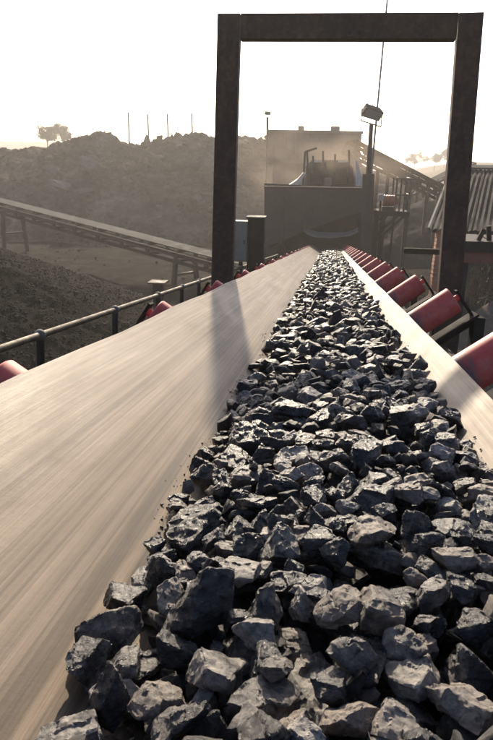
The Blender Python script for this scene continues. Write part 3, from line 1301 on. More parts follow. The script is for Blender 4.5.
for x in (12, 186):
    c = on_low(x)
    for s in (-1, 1):
        if c.z < 0.15:
            continue
        bm = BM()
        bar(bm, c + side * s * 0.5, Vector((c.x + side.x * s * 0.62, c.y + side.y * s * 0.62, -0.2)), 0.14, 0.14, dirc)
        obj('leg', bm, 'steel_dark', lc)
    bm = BM()
    bar(bm, c + side * 0.5 - Vector((0, 0, c.z * 0.5)), c - side * 0.5 - Vector((0, 0, c.z * 0.5)), 0.08, 0.08)
    obj('cross_brace', bm, 'steel_dark', lc)

# ------------------------------------------------------------------ hopper that feeds the belt
YH = 21.3
hp = empty('feed_hopper', Vector((P(315, 240, YH).x, YH + 1.5, 0)))
tag(hp, 'dark steel feed hopper at the far end of the belt', 'hopper')
bk = Vector((0, 0.05, 0))
bm = BM()
prism(bm, [P(x, y, YH) for x, y in ((265, 186), (366, 188), (366, 211), (345, 217), (305, 231), (283, 241), (265, 247))], bk)  # slanted lower edge puts the light patch's border into the plate's shape
fp = obj('front_plate', bm, 'hopper_steel', hp)
bm = BM()
bar(bm, P(264, 187, YH - 0.05), P(367, 189, YH - 0.05), 0.10, 0.07)
obj('top_flange', bm, 'steel_dark', fp)
bm = BM()
prism(bm, [P(x, y, YH) + Vector((0, 0.75, 0)) for x, y in ((262, 184), (374, 190), (374, 262), (262, 262))], bk)
obj('shade_plate', bm, 'steel_black', hp)  # black sheet stands in for the shade under the slanting light patch
for x in (266, 372):
    a, b = P(x, 190, YH), P(x, 250, YH)
    bm = BM()
    box(bm, Vector((a.x, YH + 1.6, (a.z + b.z) / 2 - 0.3)), 0.06, 3.1, a.z - b.z + 0.5)
    obj('side_plate', bm, 'hopper_steel', hp)
for x in (267, 370):
    for dy in (0.2, 3.0):
        a = P(x, 245, YH)
        bm = BM()
        ibeam(bm, Vector((a.x, YH + dy, -0.2)), Vector((a.x, YH + dy, a.z - 0.1)), 0.2, 0.2, 0.016, Vector((0, 1, 0)))
        obj('leg', bm, 'steel_dark', hp)
# curved pale lip over the belt
pts = [(303, 229.5), (308, 232.5), (316, 234.6), (330, 235.6), (345, 235.0), (352, 233.4), (358, 230.0), (358, 232.5), (350, 236.2), (330, 238.4), (314, 237.2), (306, 234)]
bm = BM()
prism(bm, [P(x, y, YH - 0.3) for x, y in pts], Vector((0, 0.35, 0.06)))
obj('curved_lip', bm, 'steel_grey', hp)
for x in (304, 358):
    bm = BM()
    bar(bm, P(x, 234, YH - 0.12), P(x, 222, YH + 0.6), 0.06, 0.06)
    obj('lip_hanger', bm, 'steel_dark', hp)
for x in (283, 300, 318, 335, 352):
    bm = BM()
    yb_ = {283: 239, 300: 231, 318: 225, 335: 219, 352: 213}[x]
    bar(bm, P(x, 190, YH - 0.03), P(x, yb_, YH - 0.03), 0.05, 0.06, Vector((0, 1, 0)))
    obj('stiffener', bm, 'hopper_steel', fp)

# spilled coal beside the tail of the belt
q = P(289, 246, 19.5)
mound('coal_spill', q.x - 0.3, 20.5, 2.2, 1.6, 2.15, 'coal_heap', 'dark coal spill heaped left of the hopper mouth', 4.4)

# ------------------------------------------------------------------ crusher and tall bin behind the hopper
YB = 29.0
tb = empty('storage_bin', Vector((P(315, 200, YB).x, YB + 2, 0)))
tag(tb, 'tall dust-brown steel bin rising behind the hopper', 'bin')
a, b = P(268, 129.5, YB), P(362, 131.5, YB)
zt, zb = a.z, P(315, 200, YB).z
bm = BM()
box(bm, Vector(((a.x + b.x) / 2, YB + 2.0, (zt + zb) / 2)), b.x - a.x, 4.0, zt - zb)
obj('shell', bm, 'bin_steel', tb)
for zz in (zt - 0.06, zb + (zt - zb) * 0.55):
    bm = BM()
    bar(bm, Vector((a.x - 0.05, YB - 0.06, zz)), Vector((b.x + 0.05, YB - 0.06, zz)), 0.12, 0.12)
    obj('band', bm, 'bin_steel', tb)
for k in range(8):
    x = a.x + (b.x - a.x) * (k + 0.5) / 8
    bm = BM()
    bar(bm, Vector((x, YB - 0.04, zb)), Vector((x, YB - 0.04, zt - 0.13)), 0.08, 0.08, Vector((0, 1, 0)))
    obj('rib', bm, 'bin_steel', tb)
for x in (270, 300, 330, 360):
    px = P(x, 170, YB).x
    bm = BM()
    ibeam(bm, Vector((px, YB + 0.3, -0.2)), Vector((px, YB + 0.3, zb)), 0.25, 0.25, 0.02, Vector((0, 1, 0)))
    obj('leg', bm, 'bin_steel', tb)
for x, w_ in ((301, 0.25), (334, 0.3), (338, 0.15)):
    q = P(x, 130, YB + 0.5)
    bm = BM()
    box(bm, Vector((q.x, q.y, zt + 0.09)), w_, 0.3, 0.2)
    bevel(bm, 0.03)
    obj('top_fitting', bm, 'bin_steel', tb)

YC = 24.6
cr = empty('crusher', Vector((P(325, 200, YC).x, YC + 0.8, 0)))
tag(cr, 'dusty crusher with angled guards standing on the hopper top', 'crusher')
a, b = P(306, 163, YC), P(352, 186, YC)
bm = BM()
prism(bm, [P(x, y, YC) for x, y in ((304, 190), (306, 166), (312, 160), (346, 160), (353, 168), (354, 190))], Vector((0, 1.8, 0)))
obj('housing', bm, 'hopper_steel', cr)
for (x, y, w_, h_, d_, nm, mt) in ((316, 178, 0.42, 0.50, 0.35, 'gearbox', 'steel_dark'), (328, 182, 0.30, 0.30, 0.3, 'bearing_block', 'bin_steel'),
                                   (341, 176, 0.50, 0.62, 0.3, 'belt_guard', 'steel_brown'), (350, 181, 0.26, 0.36, 0.3, 'bearing_block', 'steel_dark')):
    bm = BM()
    c = P(x, y, YC - 0.2)
    box(bm, c, w_, d_, h_, Matrix.Rotation(rad(random.uniform(-6, 6)), 3, 'Y'))
    bevel(bm, 0.05)
    obj(nm, bm, mt, cr)
for x, y0 in ((313, 156), (323, 151), (335, 154), (349, 150)):
    bm = BM()
    bar(bm, P(x, 172, YC - 0.35), P(x, y0, YC - 0.35), 0.07, 0.07, Vector((0, 1, 0)))
    obj('frame_post', bm, 'hopper_steel', cr)
for x0, x1 in ((313, 325), (338, 347)):
    bm = BM()
    bar(bm, P(x0, 161.5, YC - 0.2), P(x1, 161.5, YC - 0.2), 0.30, 0.06)
    obj('top_bar', bm, 'pale_plate', cr)
bm = BM()
for seg in (((303, 188), (305, 152)), ((305, 152), (317, 148)), ((309, 188), (307, 152))):
    bar(bm, P(*seg[0], YC - 0.4), P(*seg[1], YC - 0.4), 0.07, 0.07, Vector((0, 1, 0)))
obj('guard_frame', bm, 'hopper_steel', cr)
bm = BM()
prism(bm, [P(x, y, YC - 0.8) for x, y in ((288, 186), (297, 180), (303, 173), (305, 174.5), (300, 183), (294, 188))], Vector((0, 0.5, 0.05)))
obj('side_chute', bm, 'pale_plate', cr)
bm = BM()
prism(bm, [P(x, y, YC - 0.8) for x, y in ((355, 160), (357, 160), (364, 186), (356, 186))], Vector((0, 0.6, 0)))
obj('end_plate', bm, 'pale_plate', cr)
for x in (310, 350):
    q = P(x, 188, YC)
    bm = BM()
    bar(bm, Vector((q.x, YC + 0.9, -0.2)), Vector((q.x, YC + 0.9, q.z)), 0.2, 0.2, Vector((0, 1, 0)))
    obj('leg', bm, 'bin_steel', cr)


# ------------------------------------------------------------------ flood lamps and masts
def flood(root, c, s, yaw, pitch, pm, roll=0.0):
    Rm = Matrix.Rotation(roll, 3, 'Y') @ Matrix.Rotation(yaw, 3, 'Z') @ Matrix.Rotation(pitch, 3, 'X')
    bm = BM()
    box(bm, c, 0.62 * s, 0.30 * s, 0.34 * s, Rm)
    for v in bm.verts:                                       # the housing narrows towards its back
        q = Rm.inverted() @ (v.co - c)
        if q.y > 0:
            v.co = c + Rm @ Vector((q.x * 0.8, q.y, q.z * 0.62))
    bevel(bm, 0.02 * s)
    hd = obj('lamp_housing', bm, pm, root)
    bm = BM()
    box(bm, c + Rm @ Vector((0, -0.155 * s, 0)), 0.54 * s, 0.012 * s, 0.27 * s, Rm)
    obj('lens', bm, 'lamp_glass', hd)
    bm = BM()
    for k in (-0.3, 0, 0.3):
        box(bm, c + Rm @ Vector((k * 0.6 * s, 0.16 * s, 0)), 0.02 * s, 0.07 * s, 0.2 * s, Rm)
    obj('fin', bm, pm, hd)
    bm = BM()
    for k in (-1, 1):
        bar(bm, c + Rm @ Vector((k * 0.34 * s, 0, 0)), c + Rm @ Vector((k * 0.34 * s, 0, 0)) + Vector((0, 0, -0.34 * s)), 0.03 * s, 0.05 * s, Vector((0, 1, 0)))
    bar(bm, c + Rm @ Vector((-0.35 * s, 0, 0)) + Vector((0, 0, -0.34 * s)), c + Rm @ Vector((0.35 * s, 0, 0)) + Vector((0, 0, -0.34 * s)), 0.05 * s, 0.03 * s)
    obj('yoke', bm, pm, root)


YL = 20.4
b0, b1, b2 = P(368, 262, YL), P(368.5, 174, YL), P(371.5, 122, YL)
lp = empty('lamp_post', Vector((b0.x, YL, 0)))
tag(lp, 'flood lamp on a tall pole above a brown column at the hopper corner', 'lamp post')
bm = BM()
ibeam(bm, Vector((b0.x, YL, -0.2)), b1, 0.34, 0.30, 0.02, Vector((0, 1, 0)))
obj('column', bm, 'hopper_steel', lp)
bm = BM()
tube(bm, b1, b2 + Vector((0, 0, -0.05)), 0.075, 12, 0.06)
obj('pole', bm, 'steel_dark', lp, None, 40)
flood(lp, P(372, 111.5, YL), 0.98, rad(22), rad(38), 'hopper_steel', rad(14))
m0, m1 = P(373.5, 150, YL + 1.0), P(387, 2, YL + 1.0)
ms = empty('mast', Vector((m0.x, m0.y, 0)))
tag(ms, 'thin tall leaning mast rising out of the picture beside the flood lamp', 'mast')
bm = BM()
dm = (m1 - m0).normalized()
foot = m0 - dm * ((m0.z + 0.2) / dm.z)
tube(bm, foot, m1 + dm * 3.5, 0.038, 8, 0.022)
obj('shaft', bm, 'steel_grey', ms, None, 40)
bm = BM()
box(bm, Vector((foot.x, foot.y, 0.12)), 0.4, 0.4, 0.3)
obj('footing', bm, 'steel_dark', ms)
YF = 33.5
b0, b2 = P(267.5, 200, YF), P(267.5, 117, YF)
lp2 = empty('lamp_post', Vector((b0.x, YF, 0)))
tag(lp2, 'small flood lamp on a thin pole at the left end of the bin', 'lamp post')
bm = BM()
tube(bm, Vector((b0.x, YF, -0.2)), b2, 0.06, 10)
obj('pole', bm, 'steel_dark', lp2, None, 40)
flood(lp2, P(268, 113.5, YF), 0.52, rad(200), rad(-20), 'steel_grey')

for x, y0, y1, d_, lab in ((129.5, 112, 150, 62, 'leftmost of the four thin poles behind the spoil heap'),
                           (149, 114, 150, 63, 'second from the left of the four thin poles behind the spoil heap'),
                           (168.5, 113.5, 150, 64, 'third from the left of the four thin poles behind the spoil heap'),
                           (193, 113, 150, 65, 'rightmost of the four thin poles behind the spoil heap')):
    t_, b_ = P(x - 1.2, y0, d_), P(x, y1, d_)
    d3 = (t_ - b_).normalized()
    f_ = b_ - d3 * ((b_.z + 0.3) / d3.z)
    bm = BM()
    tube(bm, f_, t_, 0.11, 8, 0.08)
    bar(bm, t_ - d3 * 0.35 - Vector((0.22, 0, 0)), t_ - d3 * 0.35 + Vector((0.22, 0, 0)), 0.05, 0.05)
    o = obj('pole', bm, 'bark', None, f_)
    tag(o, lab, 'pole', 'thin poles behind the spoil heap')

# ------------------------------------------------------------------ service platform right of the hopper
YP = 21.6
pl = empty('service_platform', Vector((P(393, 250, YP).x, YP + 0.6, 0)))
tag(pl, 'dark steel service platform with rusty rails right of the hopper', 'platform')
a, b = P(374, 211, YP), P(409.5, 213, YP)
zd = b.z
bm = BM()
for k in range(10):
    yy = YP + 0.06 + k * 0.13
    bar(bm, Vector((a.x, yy, zd)), Vector((b.x, yy, zd)), 0.10, 0.03)
bar(bm, Vector((a.x, YP, zd - 0.04)), Vector((b.x, YP, zd - 0.04)), 0.02, 0.16)
obj('deck', bm, 'steel_dark', pl)
hx = P(395, 205, YP).x
for k, x in enumerate((394.5, 399, 403.5, 408)):
    q = P(x, 211, YP)
    for yy in ((YP + 0.03, YP + 1.25) if k in (0, 3) else (YP + 0.03,)):
        bm = BM()
        tube(bm, Vector((q.x, yy, zd)), Vector((q.x, yy, zd + 1.05)), 0.03, 8)
        obj('rail_post', bm, 'rail_paint', pl, None, 40)
for hh in (0.55, 1.05):
    bm = BM()
    tube(bm, Vector((P(394, 211, YP).x, YP + 0.03, zd + hh)), Vector((P(412, 211, YP).x, YP + 0.03, zd + hh)), 0.026, 8)
    tube(bm, Vector((P(408, 211, YP).x, YP + 0.03, zd + hh)), Vector((P(408, 211, YP).x, YP + 1.25, zd + hh)), 0.026, 8)
    obj('rail', bm, 'rail_paint', pl, None, 40)
for yy in (YP + 0.05, YP + 1.2):
    bm = BM()
    bar(bm, Vector((b.x - 0.1, yy, zd - 0.05)), Vector((a.x + 0.1, yy, zd - 0.95)), 0.08, 0.08, Vector((0, 1, 0)))
    obj('brace', bm, 'steel_dark', pl)
    bm = BM()
    bar(bm, Vector((b.x - 0.65, yy, zd - 0.05)), Vector((a.x + 0.1, yy, zd - 0.55)), 0.06, 0.06, Vector((0, 1, 0)))
    obj('brace', bm, 'steel_dark', pl)
q0, q1 = P(394.5, 211, YP - 0.1), P(388.5, 257, YP - 0.1)
bm = BM()
bar(bm, q0, Vector((q1.x, YP - 0.1, -0.2)), 0.06, 0.06, Vector((0, 1, 0)))
obj('front_leg', bm, 'steel_dark', pl)
for x in (377, 383):
    q = P(x, 213, YP + 1.2)
    bm = BM()
    ibeam(bm, Vector((q.x, YP + 1.2, -0.2)), Vector((q.x, YP + 1.2, zd - 0.03)), 0.16, 0.16, 0.014, Vector((0, 1, 0)))
    obj('back_leg', bm, 'steel_dark', pl)
# drive motor on the platform
q = P(389, 201, YP + 0.4)
mo = empty('drive_motor', Vector((q.x, q.y, zd)))
tag(mo, 'small rust-red drive motor on the service platform', 'motor')
Mx = Matrix.Translation(Vector((q.x - 0.2, q.y, zd + 0.34)))
bm = BM()
lathe(bm, [(0, 0.10), (0.0, 0.17), (0.05, 0.19)] + [(0.08 + 0.04 * k + 0.02 * (k % 2), 0.19 if k % 2 else 0.165) for k in range(7)] + [(0.42, 0.19), (0.46, 0.12), (0.54, 0.10)], Mx, 20)
obj('body', bm, 'motor_red', mo, None, 35)
bm = BM()
box(bm, Vector((q.x, q.y, zd + 0.09)), 0.44, 0.34, 0.13)
obj('mount', bm, 'steel_dark', mo)
q = P(381, 197.5, YP + 0.2)
bx_ = empty('junction_box', Vector((q.x, q.y, zd)))
tag(bx_, 'small pale junction box on a bracket beside the drive motor', 'box')
bm = BM()
box(bm, q, 0.17, 0.14, 0.22)
bevel(bm, 0.02)
obj('casing', bm, 'pale_plate', bx_)
bm = BM()
tube(bm, Vector((q.x, q.y, zd)), q - Vector((0, 0, 0.1)), 0.03, 8)
obj('bracket', bm, 'steel_dark', bx_)


# ------------------------------------------------------------------ inclined conveyors on the right
def truss(name, A, B, w, h, label, legs, mat='steel_brown'):
    d = (B - A).normalized()
    sd = d.cross(Vector((0, 0, 1))).normalized()
    if sd.y > 0:
        sd = -sd
    up = sd.cross(d)
    if up.z < 0:
        up = -up
    L = (B - A).length
    r = empty(name, Vector(((A.x + B.x) / 2, (A.y + B.y) / 2, 0)))
    tag(r, label, 'conveyor')
    bm = BM()
    bar(bm, A + up * 0.08, B + up * 0.08, w * 0.8, 0.03, up)
    obj('belt', bm, 'belt_grey', r)
    for s in (-1, 1):
        for z in (0, -h):
            bm = BM()
            bar(bm, A + sd * s * w / 2 + up * z, B + sd * s * w / 2 + up * z, 0.07, 0.13, up)
            obj('chord', bm, mat, r)
        n = max(2, int(L / (h * 1.3)))
        for k in range(n):
            p0 = A + d * (L * k / n) + sd * s * w / 2
            p1 = A + d * (L * (k + 1) / n) + sd * s * w / 2
            bm = BM()
            bar(bm, p0 if k % 2 else p0 - up * h, p1 - up * h if k % 2 else p1, 0.05, 0.05, sd)
            obj('lacing', bm, mat, r)
            bm = BM()
            bar(bm, p0, p0 - up * h, 0.05, 0.05, sd)
            obj('strut', bm, mat, r)
    for t_ in legs:
        c = A + d * (L * t_) - up * h
        for s in (-1, 1):
            bm = BM()
            q = c + sd * s * w / 2
            bar(bm, q, Vector((q.x, q.y + 0.3 * s, -0.2)), 0.14, 0.14, Vector((0, 1, 0)))
            obj('leg', bm, mat, r)
    return r


truss('inclined_conveyor', P(352, 142, 28.5), P(462, 199, 31.0), 0.9, 0.42, 'long brown lattice conveyor sloping down to the right behind the platform', (0.3, 0.75))
truss('inclined_conveyor', P(416, 190, 37), P(470, 163, 40.0), 0.8, 0.35, 'short brown conveyor rising to the right behind the right portal post', (0.1, 0.8))
truss('inclined_conveyor', P(366, 148, 27.2), P(420, 184, 27.6), 0.25, 0.16, 'narrow dark chute sloping below the long lattice conveyor', (0.85,), 'steel_dark')

# ------------------------------------------------------------------ shed with corrugated roof, brick pier, steel floor on the right
P1, P2 = P(453, 169, 16.5), P(430, 229, 12.6)          # verge: ridge end and eave end
sv = P2 - P1
ridge = Vector((0, 0, 1)).cross(sv).normalized()
if ridge.x < 0:
    ridge = -ridge
nrm = sv.cross(ridge).normalized()
if nrm.z < 0:
    nrm = -nrm
sh = empty('shed', Vector((P2.x + 2, P2.y + 1, 0)))
tag(sh, 'grey shed with a corrugated iron roof right of the portal', 'shed')
LR = 5.6
sheet_w = 0.70
for k in range(int(LR / sheet_w)):
    bm = BM()
    rows = []
    jit = 0.012 * random.uniform(-1, 1)
    for i in range(29):
        s = k * sheet_w + i * (sheet_w + 0.03) / 28
        h = 0.016 * math.cos(i / 28 * 2 * math.pi * 7) + 0.004 * (k % 2) + 0.012
        rows.append([bm.verts.new(P1 + ridge * s + sv * (t_ + jit * (t_ > 0.5)) + nrm * (h + 0.012 * fbm(s, t_ * 3, 1.3, 2, k))) for t_ in (0, 0.2, 0.4, 0.6, 0.8, 1.0)])
    for a, b in zip(rows, rows[1:]):
        for j in range(5):
            bm.faces.new((a[j], b[j], b[j + 1], a[j + 1]))
    bmesh.ops.solidify(bm, geom=list(bm.faces), thickness=0.003)
    obj('roof_sheet', bm, 'corrugated', sh, None, 60)
bm = BM()
bar(bm, P1 - nrm * 0.03 - ridge * 0.03, P2 - nrm * 0.03 - ridge * 0.03, 0.04, 0.12, nrm)
obj('verge_board', bm, 'steel_grey', sh)
bm = BM()
bar(bm, P1 + nrm * 0.06 - ridge * 0.05, P1 + ridge * LR + nrm * 0.06, 0.24, 0.04, nrm)
obj('ridge_cap', bm, 'corrugated', sh)
for t_ in (0.08, 0.5, 0.94):
    bm = BM()
    bar(bm, P1 + sv * t_ - nrm * 0.09 + ridge * 0.02, P1 + sv * t_ - nrm * 0.09 + ridge * LR, 0.07, 0.10, nrm)
    obj('purlin', bm, 'steel_dark', sh)
for s in (0.15, 2.6, 5.2):
    for t_ in (0.05, 0.93):
        q = P1 + sv * t_ + ridge * s - nrm * 0.14
        bm = BM()
        bar(bm, Vector((q.x, q.y, -0.2)), q, 0.12, 0.12, Vector((0, 1, 0)))
        obj('shed_post', bm, 'steel_dark', sh)
bm = BM()
q0, q1 = P1 + ridge * 0.2, P1 + ridge * LR
prism(bm, [Vector((q0.x, q0.y, -0.1)), Vector((q1.x, q1.y, -0.1)), Vector((q1.x, q1.y, q1.z - 0.2)), Vector((q0.x, q0.y, q0.z - 0.2))], Vector((0, 0.05, 0)))
obj('back_wall', bm, 'corrugated', sh)

# brick pier under the eave
a, b = P(437.5, 231, 12.6), P(446, 275, 12.6)
pr = empty('brick_pier', Vector((a.x + 0.2, 12.7, 0)))
tag(pr, 'orange brick pier left of the right portal post', 'pier')
bm = BM()
box(bm, Vector((a.x + 0.2, 12.75, a.z / 2 - 0.05)), 0.37, 0.24, a.z + 0.1)
obj('core', bm, 'mortar', pr)
bb = None
z = 0.045
row = 0
while z < a.z + 0.02:
    for k in range(2):
        off = (0.0, 0.0) if row % 2 else (0.0, 0.0)
        xx = a.x + 0.2 + (k - 0.5) * 0.20
        jx, jy = random.uniform(-0.004, 0.004), random.uniform(-0.006, 0.006)
        if bb is None:
            bm = BM()
            box(bm, Vector((xx, 12.75, z)), 0.188, 0.27, 0.066)
            bevel(bm, 0.006)
            bb = obj('brick', bm, 'brick', pr, Vector((xx, 12.75, z)))
        else:
            c = bb.copy()
            COL.objects.link(c)
            c.matrix_basis = FRAMES[pr].inverted() @ Matrix.Translation((xx + jx, 12.75 + jy, z))
    z += 0.078
    row += 1

# steel floor beams to the right of the portal
sf = empty('steel_floor', Vector((P(480, 250, 8.0).x, 8.3, 0)))
tag(sf, 'rusty red and dark steel floor edge right of the portal', 'platform')
a, b = P(464, 240.5, 8.0), P(464, 251.5, 8.0)
c = P(464, 262.5, 8.0)
bm = BM()
box(bm, Vector((a.x + 2.0, 8.0, (a.z + b.z) / 2)), 4.0, 0.10, a.z - b.z - 0.004)
obj('edge_beam', bm, 'steel_dark', sf)
bm = BM()
box(bm, Vector((a.x + 2.0, 8.03, (c.z + b.z) / 2)), 4.0, 0.08, b.z - c.z)
obj('toe_board', bm, 'steel_red', sf)
for k in range(8):
    bm = BM()
    bar(bm, Vector((a.x + 0.25 + 0.5 * k, 8.06, b.z + 0.03)), Vector((a.x + 0.25 + 0.5 * k, 9.6, b.z + 0.03)), 0.46, 0.03)
    obj('floor_plate', bm, 'steel_dark', sf)
for dx in (0.04, 1.6, 3.6):
    bm = BM()
    bar(bm, Vector((a.x + dx, 8.05, -0.2)), Vector((a.x + dx, 8.05, c.z)), 0.10, 0.10, Vector((0, 1, 0)))
    obj('leg', bm, 'steel_dark', sf)
for x0, x1, y1 in ((478, 484, 229), (489, 488.5, 226)):
    q0, q1 = P(x0, 240.5, 8.05), P(x1, y1, 8.05)
    bm = BM()
    bar(bm, q0, q1, 0.05, 0.05, Vector((0, 1, 0)))
    obj('kick_post', bm, 'steel_dark', sf)
# long dark beam low behind the rollers
q0, q1 = P(404, 250.5, 9.5), P(470, 253, 9.5)
cg = empty('cross_girder', Vector(((q0.x + q1.x) / 2, 9.5, 0)))
tag(cg, 'dark horizontal steel girder low behind the red rollers', 'girder')
bm = BM()
ibeam(bm, q0, q1 + Vector((2.5, 0, 0)), 0.08, 0.075, 0.01)
obj('beam', bm, 'steel_black', cg)
for q in (P(452, 252, 9.5), q1 + Vector((2.2, 0, 0))):
    bm = BM()
    bar(bm, Vector((q.x, 9.5, -0.2)), Vector((q.x, 9.5, q.z - 0.045)), 0.07, 0.07, Vector((0, 1, 0)))
    obj('leg', bm, 'steel_black', cg)

# pale dirt bank with dry brush under the steel floor
def bank_h(x, y):
    c = P(490, 285, 10.5)
    k = max(0, 1 - math.hypot((x - c.x - 0.6) / 2.6, (y - 11.2) / 2.2))
    return -0.15 + 2.75 * k ** 0.75 + min(1, 3 * k) * 0.14 * fbm(x, y, 1.2, 5, 2)


c = P(490, 285, 10.5)
o = field('dirt_bank', c.x - 2.2, c.x + 3.4, 8.9, 13.5, 80, 70, bank_h, 'rock')
tag(o, 'pale dirt bank under the steel floor at the right edge', 'bank')


def brush(px, py, Y, n, h, label):
    q = P(px, py, Y)
    r = empty('dry_brush', Vector((q.x, q.y, q.z)))
    tag(r, label, 'brush', 'dry brush at the right edge')
    bm = BM()
    for _ in range(n):
        p = q + Vector((random.gauss(0, 0.12), random.gauss(0, 0.12), -0.05))
        d = Vector((random.gauss(0, 0.5), random.gauss(0, 0.5), 1)).normalized()
        for s in range(4):
            e = p + d * h * random.uniform(0.18, 0.32)
            tube(bm, p, e, 0.006 - 0.001 * s, 4)
            if random.random() < 0.7:
                tw = e + (d + Vector((random.gauss(0, 0.8), random.gauss(0, 0.8), random.gauss(0, 0.4)))).normalized() * h * 0.2
                tube(bm, e, tw, 0.003, 3)
            p = e
            d = (d + Vector((random.gauss(0, 0.35), random.gauss(0, 0.35), random.gauss(0, 0.2)))).normalized()
    obj('stems', bm, 'dry_twig', r)['kind'] = 'stuff'
    bm = BM()
    for _ in range(n * 5):
        p = q + Vector((random.gauss(0, 0.22), random.gauss(0, 0.22), abs(random.gauss(0, 0.5)) * h))
        a = Vector((random.gauss(0, 1), random.gauss(0, 1), random.gauss(0, 1))).normalized() * 0.03
        b = a.orthogonal().normalized() * 0.010
        bm.faces.new([bm.verts.new(p - a), bm.verts.new(p + b), bm.verts.new(p + a), bm.verts.new(p - b)])
    obj('leaves', bm, 'dry_twig', r)['kind'] = 'stuff'


brush(474, 300, 9.0, 26, 0.6, 'dry twiggy brush beside the right post under the steel floor')
brush(489, 296, 8.8, 26, 0.6, 'dry twiggy brush at the right edge under the steel floor')


# ------------------------------------------------------------------ trees on the skyline
def tree(px, base_y, top_y, Y, wpx, label, seed):
    rnd = random.Random(seed)
    b0 = P(px, base_y, Y)
    h = P(px, top_y, Y).z - b0.z
    w = wpx / FPX * Y
    low = b0.z - 1.0
    b0.z = max(-0.2, hill_r(b0.x, b0.y) if b0.x > 0 else 0) - 0.2
    lift = max(0.0, low - b0.z)
    r = empty('tree', b0)
    tag(r, label, 'tree')
    bm = BM()
    tips = []
    top = b0 + Vector((0, 0, lift + 1.0 + h * 0.35))
    tube(bm, b0, top, 0.035 * h, 8, 0.022 * h)
    for k in range(11):
        a = rnd.uniform(0, 6.28)
        rr = w * 0.5 * math.sqrt(rnd.random())
        e = b0 + Vector((math.cos(a) * rr, math.sin(a) * rr, lift + 1.0 + h * rnd.uniform(0.45, 0.97)))
        mid = (top + e) / 2 + Vector((0, 0, h * 0.06))
        tube(bm, top, mid, 0.014 * h, 5, 0.009 * h)
        tube(bm, mid, e, 0.009 * h, 5, 0.003 * h)
        tips.append(e)
        for _ in range(4):
            e2 = e + Vector((rnd.gauss(0, 1), rnd.gauss(0, 1), rnd.gauss(0.2, 0.8))) * h * 0.11
            tube(bm, mid.lerp(e, rnd.uniform(0.2, 0.9)), e2, 0.004 * h, 4, 0.002 * h)
            tips.append(e2)
    obj('trunk', bm, 'bark', r)
    bm = BM()
    for t_ in tips:
        for _ in range(110):
            p = t_ + Vector((rnd.gauss(0, 1), rnd.gauss(0, 1), rnd.gauss(0, 0.8))) * h * 0.065
            a = Vector((rnd.gauss(0, 1), rnd.gauss(0, 1), rnd.gauss(0, 1))).normalized() * h * 0.022
            b = a.orthogonal().normalized() * h * 0.013
            bm.faces.new([bm.verts.new(p - a), bm.verts.new(p + b), bm.verts.new(p + a), bm.verts.new(p - b)])
    cc = b0 + Vector((0, 0, lift + 1.0 + h * 0.68))
    for _ in range(3200):
        q = Vector((rnd.gauss(0, 1), rnd.gauss(0, 1), rnd.gauss(0, 1))).normalized() * rnd.random() ** 0.45
        p = cc + Vector((q.x * w * 0.5, q.y * w * 0.5, q.z * h * 0.32))
        if noise.noise(p * (3.2 / h)) < -0.16:
            continue
        a = Vector((rnd.gauss(0, 1), rnd.gauss(0, 1), rnd.gauss(0, 1))).normalized() * h * 0.020
        b = a.orthogonal().normalized() * h * 0.012
        bm.faces.new([bm.verts.new(p - a), bm.verts.new(p + b), bm.verts.new(p + a), bm.verts.new(p - b)])
    obj('crown', bm, 'leaf', r)['kind'] = 'stuff'


tree(48, 150, 127, 90, 20, 'left of the two leafy trees standing on the skyline behind the spoil heap', 1)
tree(64, 149, 127, 93, 18, 'right of the two leafy trees standing on the skyline behind the spoil heap', 2)
tree(414, 169, 154, 175, 22, 'wide bushy tree on the skyline above the lattice conveyor', 3)
tree(434, 169, 154.5, 180, 11, 'small round tree just left of the right portal post', 4)
tree(444, 169, 155, 185, 10, 'small tree half hidden by the right portal post', 5)

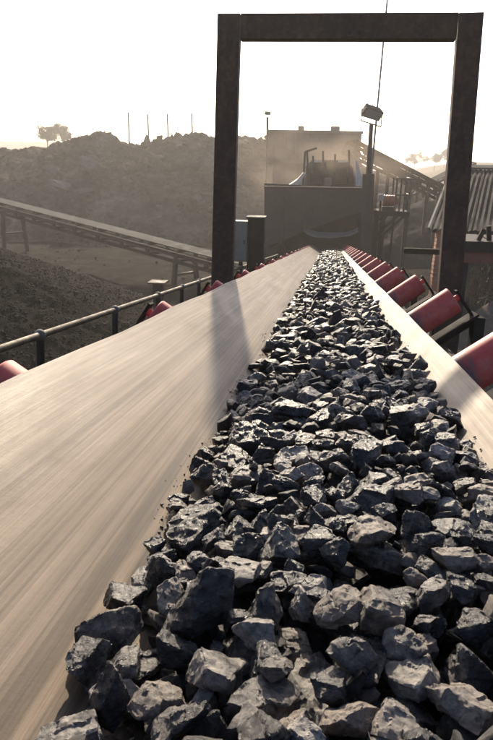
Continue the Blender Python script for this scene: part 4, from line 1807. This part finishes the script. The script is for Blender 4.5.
# ------------------------------------------------------------------ dusty air
hz = bpy.data.materials.new('haze_air')
hz.use_nodes = True
t_ = hz.node_tree
t_.nodes.clear()
out = t_.nodes.new('ShaderNodeOutputMaterial')
pv = t_.nodes.new('ShaderNodeVolumePrincipled')
pv.inputs['Color'].default_value = (0.94, 0.90, 0.85, 1)
pv.inputs['Density'].default_value = 0.0015
pv.inputs['Anisotropy'].default_value = 0.55
t_.links.new(pv.outputs[0], out.inputs['Volume'])
MATS['haze_air'] = hz
bm = BM()
box(bm, Vector((0, 2000, 6.2)), 7000, 7000, 15.0)
o = obj('haze', bm, 'haze_air')
o['kind'] = 'stuff'

dz = bpy.data.materials.new('dust_air')
dz.use_nodes = True
t_ = dz.node_tree
t_.nodes.clear()
out = t_.nodes.new('ShaderNodeOutputMaterial')
pv = t_.nodes.new('ShaderNodeVolumePrincipled')
pv.inputs['Color'].default_value = (0.90, 0.74, 0.60, 1)
pv.inputs['Anisotropy'].default_value = 0.5
tc = t_.nodes.new('ShaderNodeTexCoord')
ln = t_.nodes.new('ShaderNodeVectorMath')
ln.operation = 'LENGTH'
t_.links.new(tc.outputs['Object'], ln.inputs[0])
mr = t_.nodes.new('ShaderNodeMapRange')
mr.interpolation_type = 'SMOOTHSTEP'
for i, x in enumerate((0.15, 0.98, 1.0, 0.0)):
    mr.inputs[1 + i].default_value = x
t_.links.new(ln.outputs['Value'], mr.inputs[0])
nz = t_.nodes.new('ShaderNodeTexNoise')
nz.inputs['Scale'].default_value = 2.6
nz.inputs['Detail'].default_value = 3
t_.links.new(tc.outputs['Object'], nz.inputs['Vector'])
m2 = t_.nodes.new('ShaderNodeMapRange')
for i, x in enumerate((0.38, 0.68, 0.0, 0.11)):
    m2.inputs[1 + i].default_value = x
t_.links.new(nz.outputs[0], m2.inputs[0])
mm = t_.nodes.new('ShaderNodeMath')
mm.operation = 'MULTIPLY'
t_.links.new(mr.outputs[0], mm.inputs[0])
t_.links.new(m2.outputs[0], mm.inputs[1])
t_.links.new(mm.outputs[0], pv.inputs['Density'])
t_.links.new(pv.outputs[0], out.inputs['Volume'])
MATS['dust_air'] = dz
bm = BM()
bmesh.ops.create_icosphere(bm, subdivisions=3, radius=1.0)
o = obj('dust_cloud', bm, 'dust_air')
c = P(322, 172, 25.0)
o.matrix_world = Matrix.Translation(c) @ Matrix.Diagonal((4.6, 3.2, 2.4, 1))
tag(o, 'thin brown dust drifting over the crusher', 'dust', None, 'stuff')
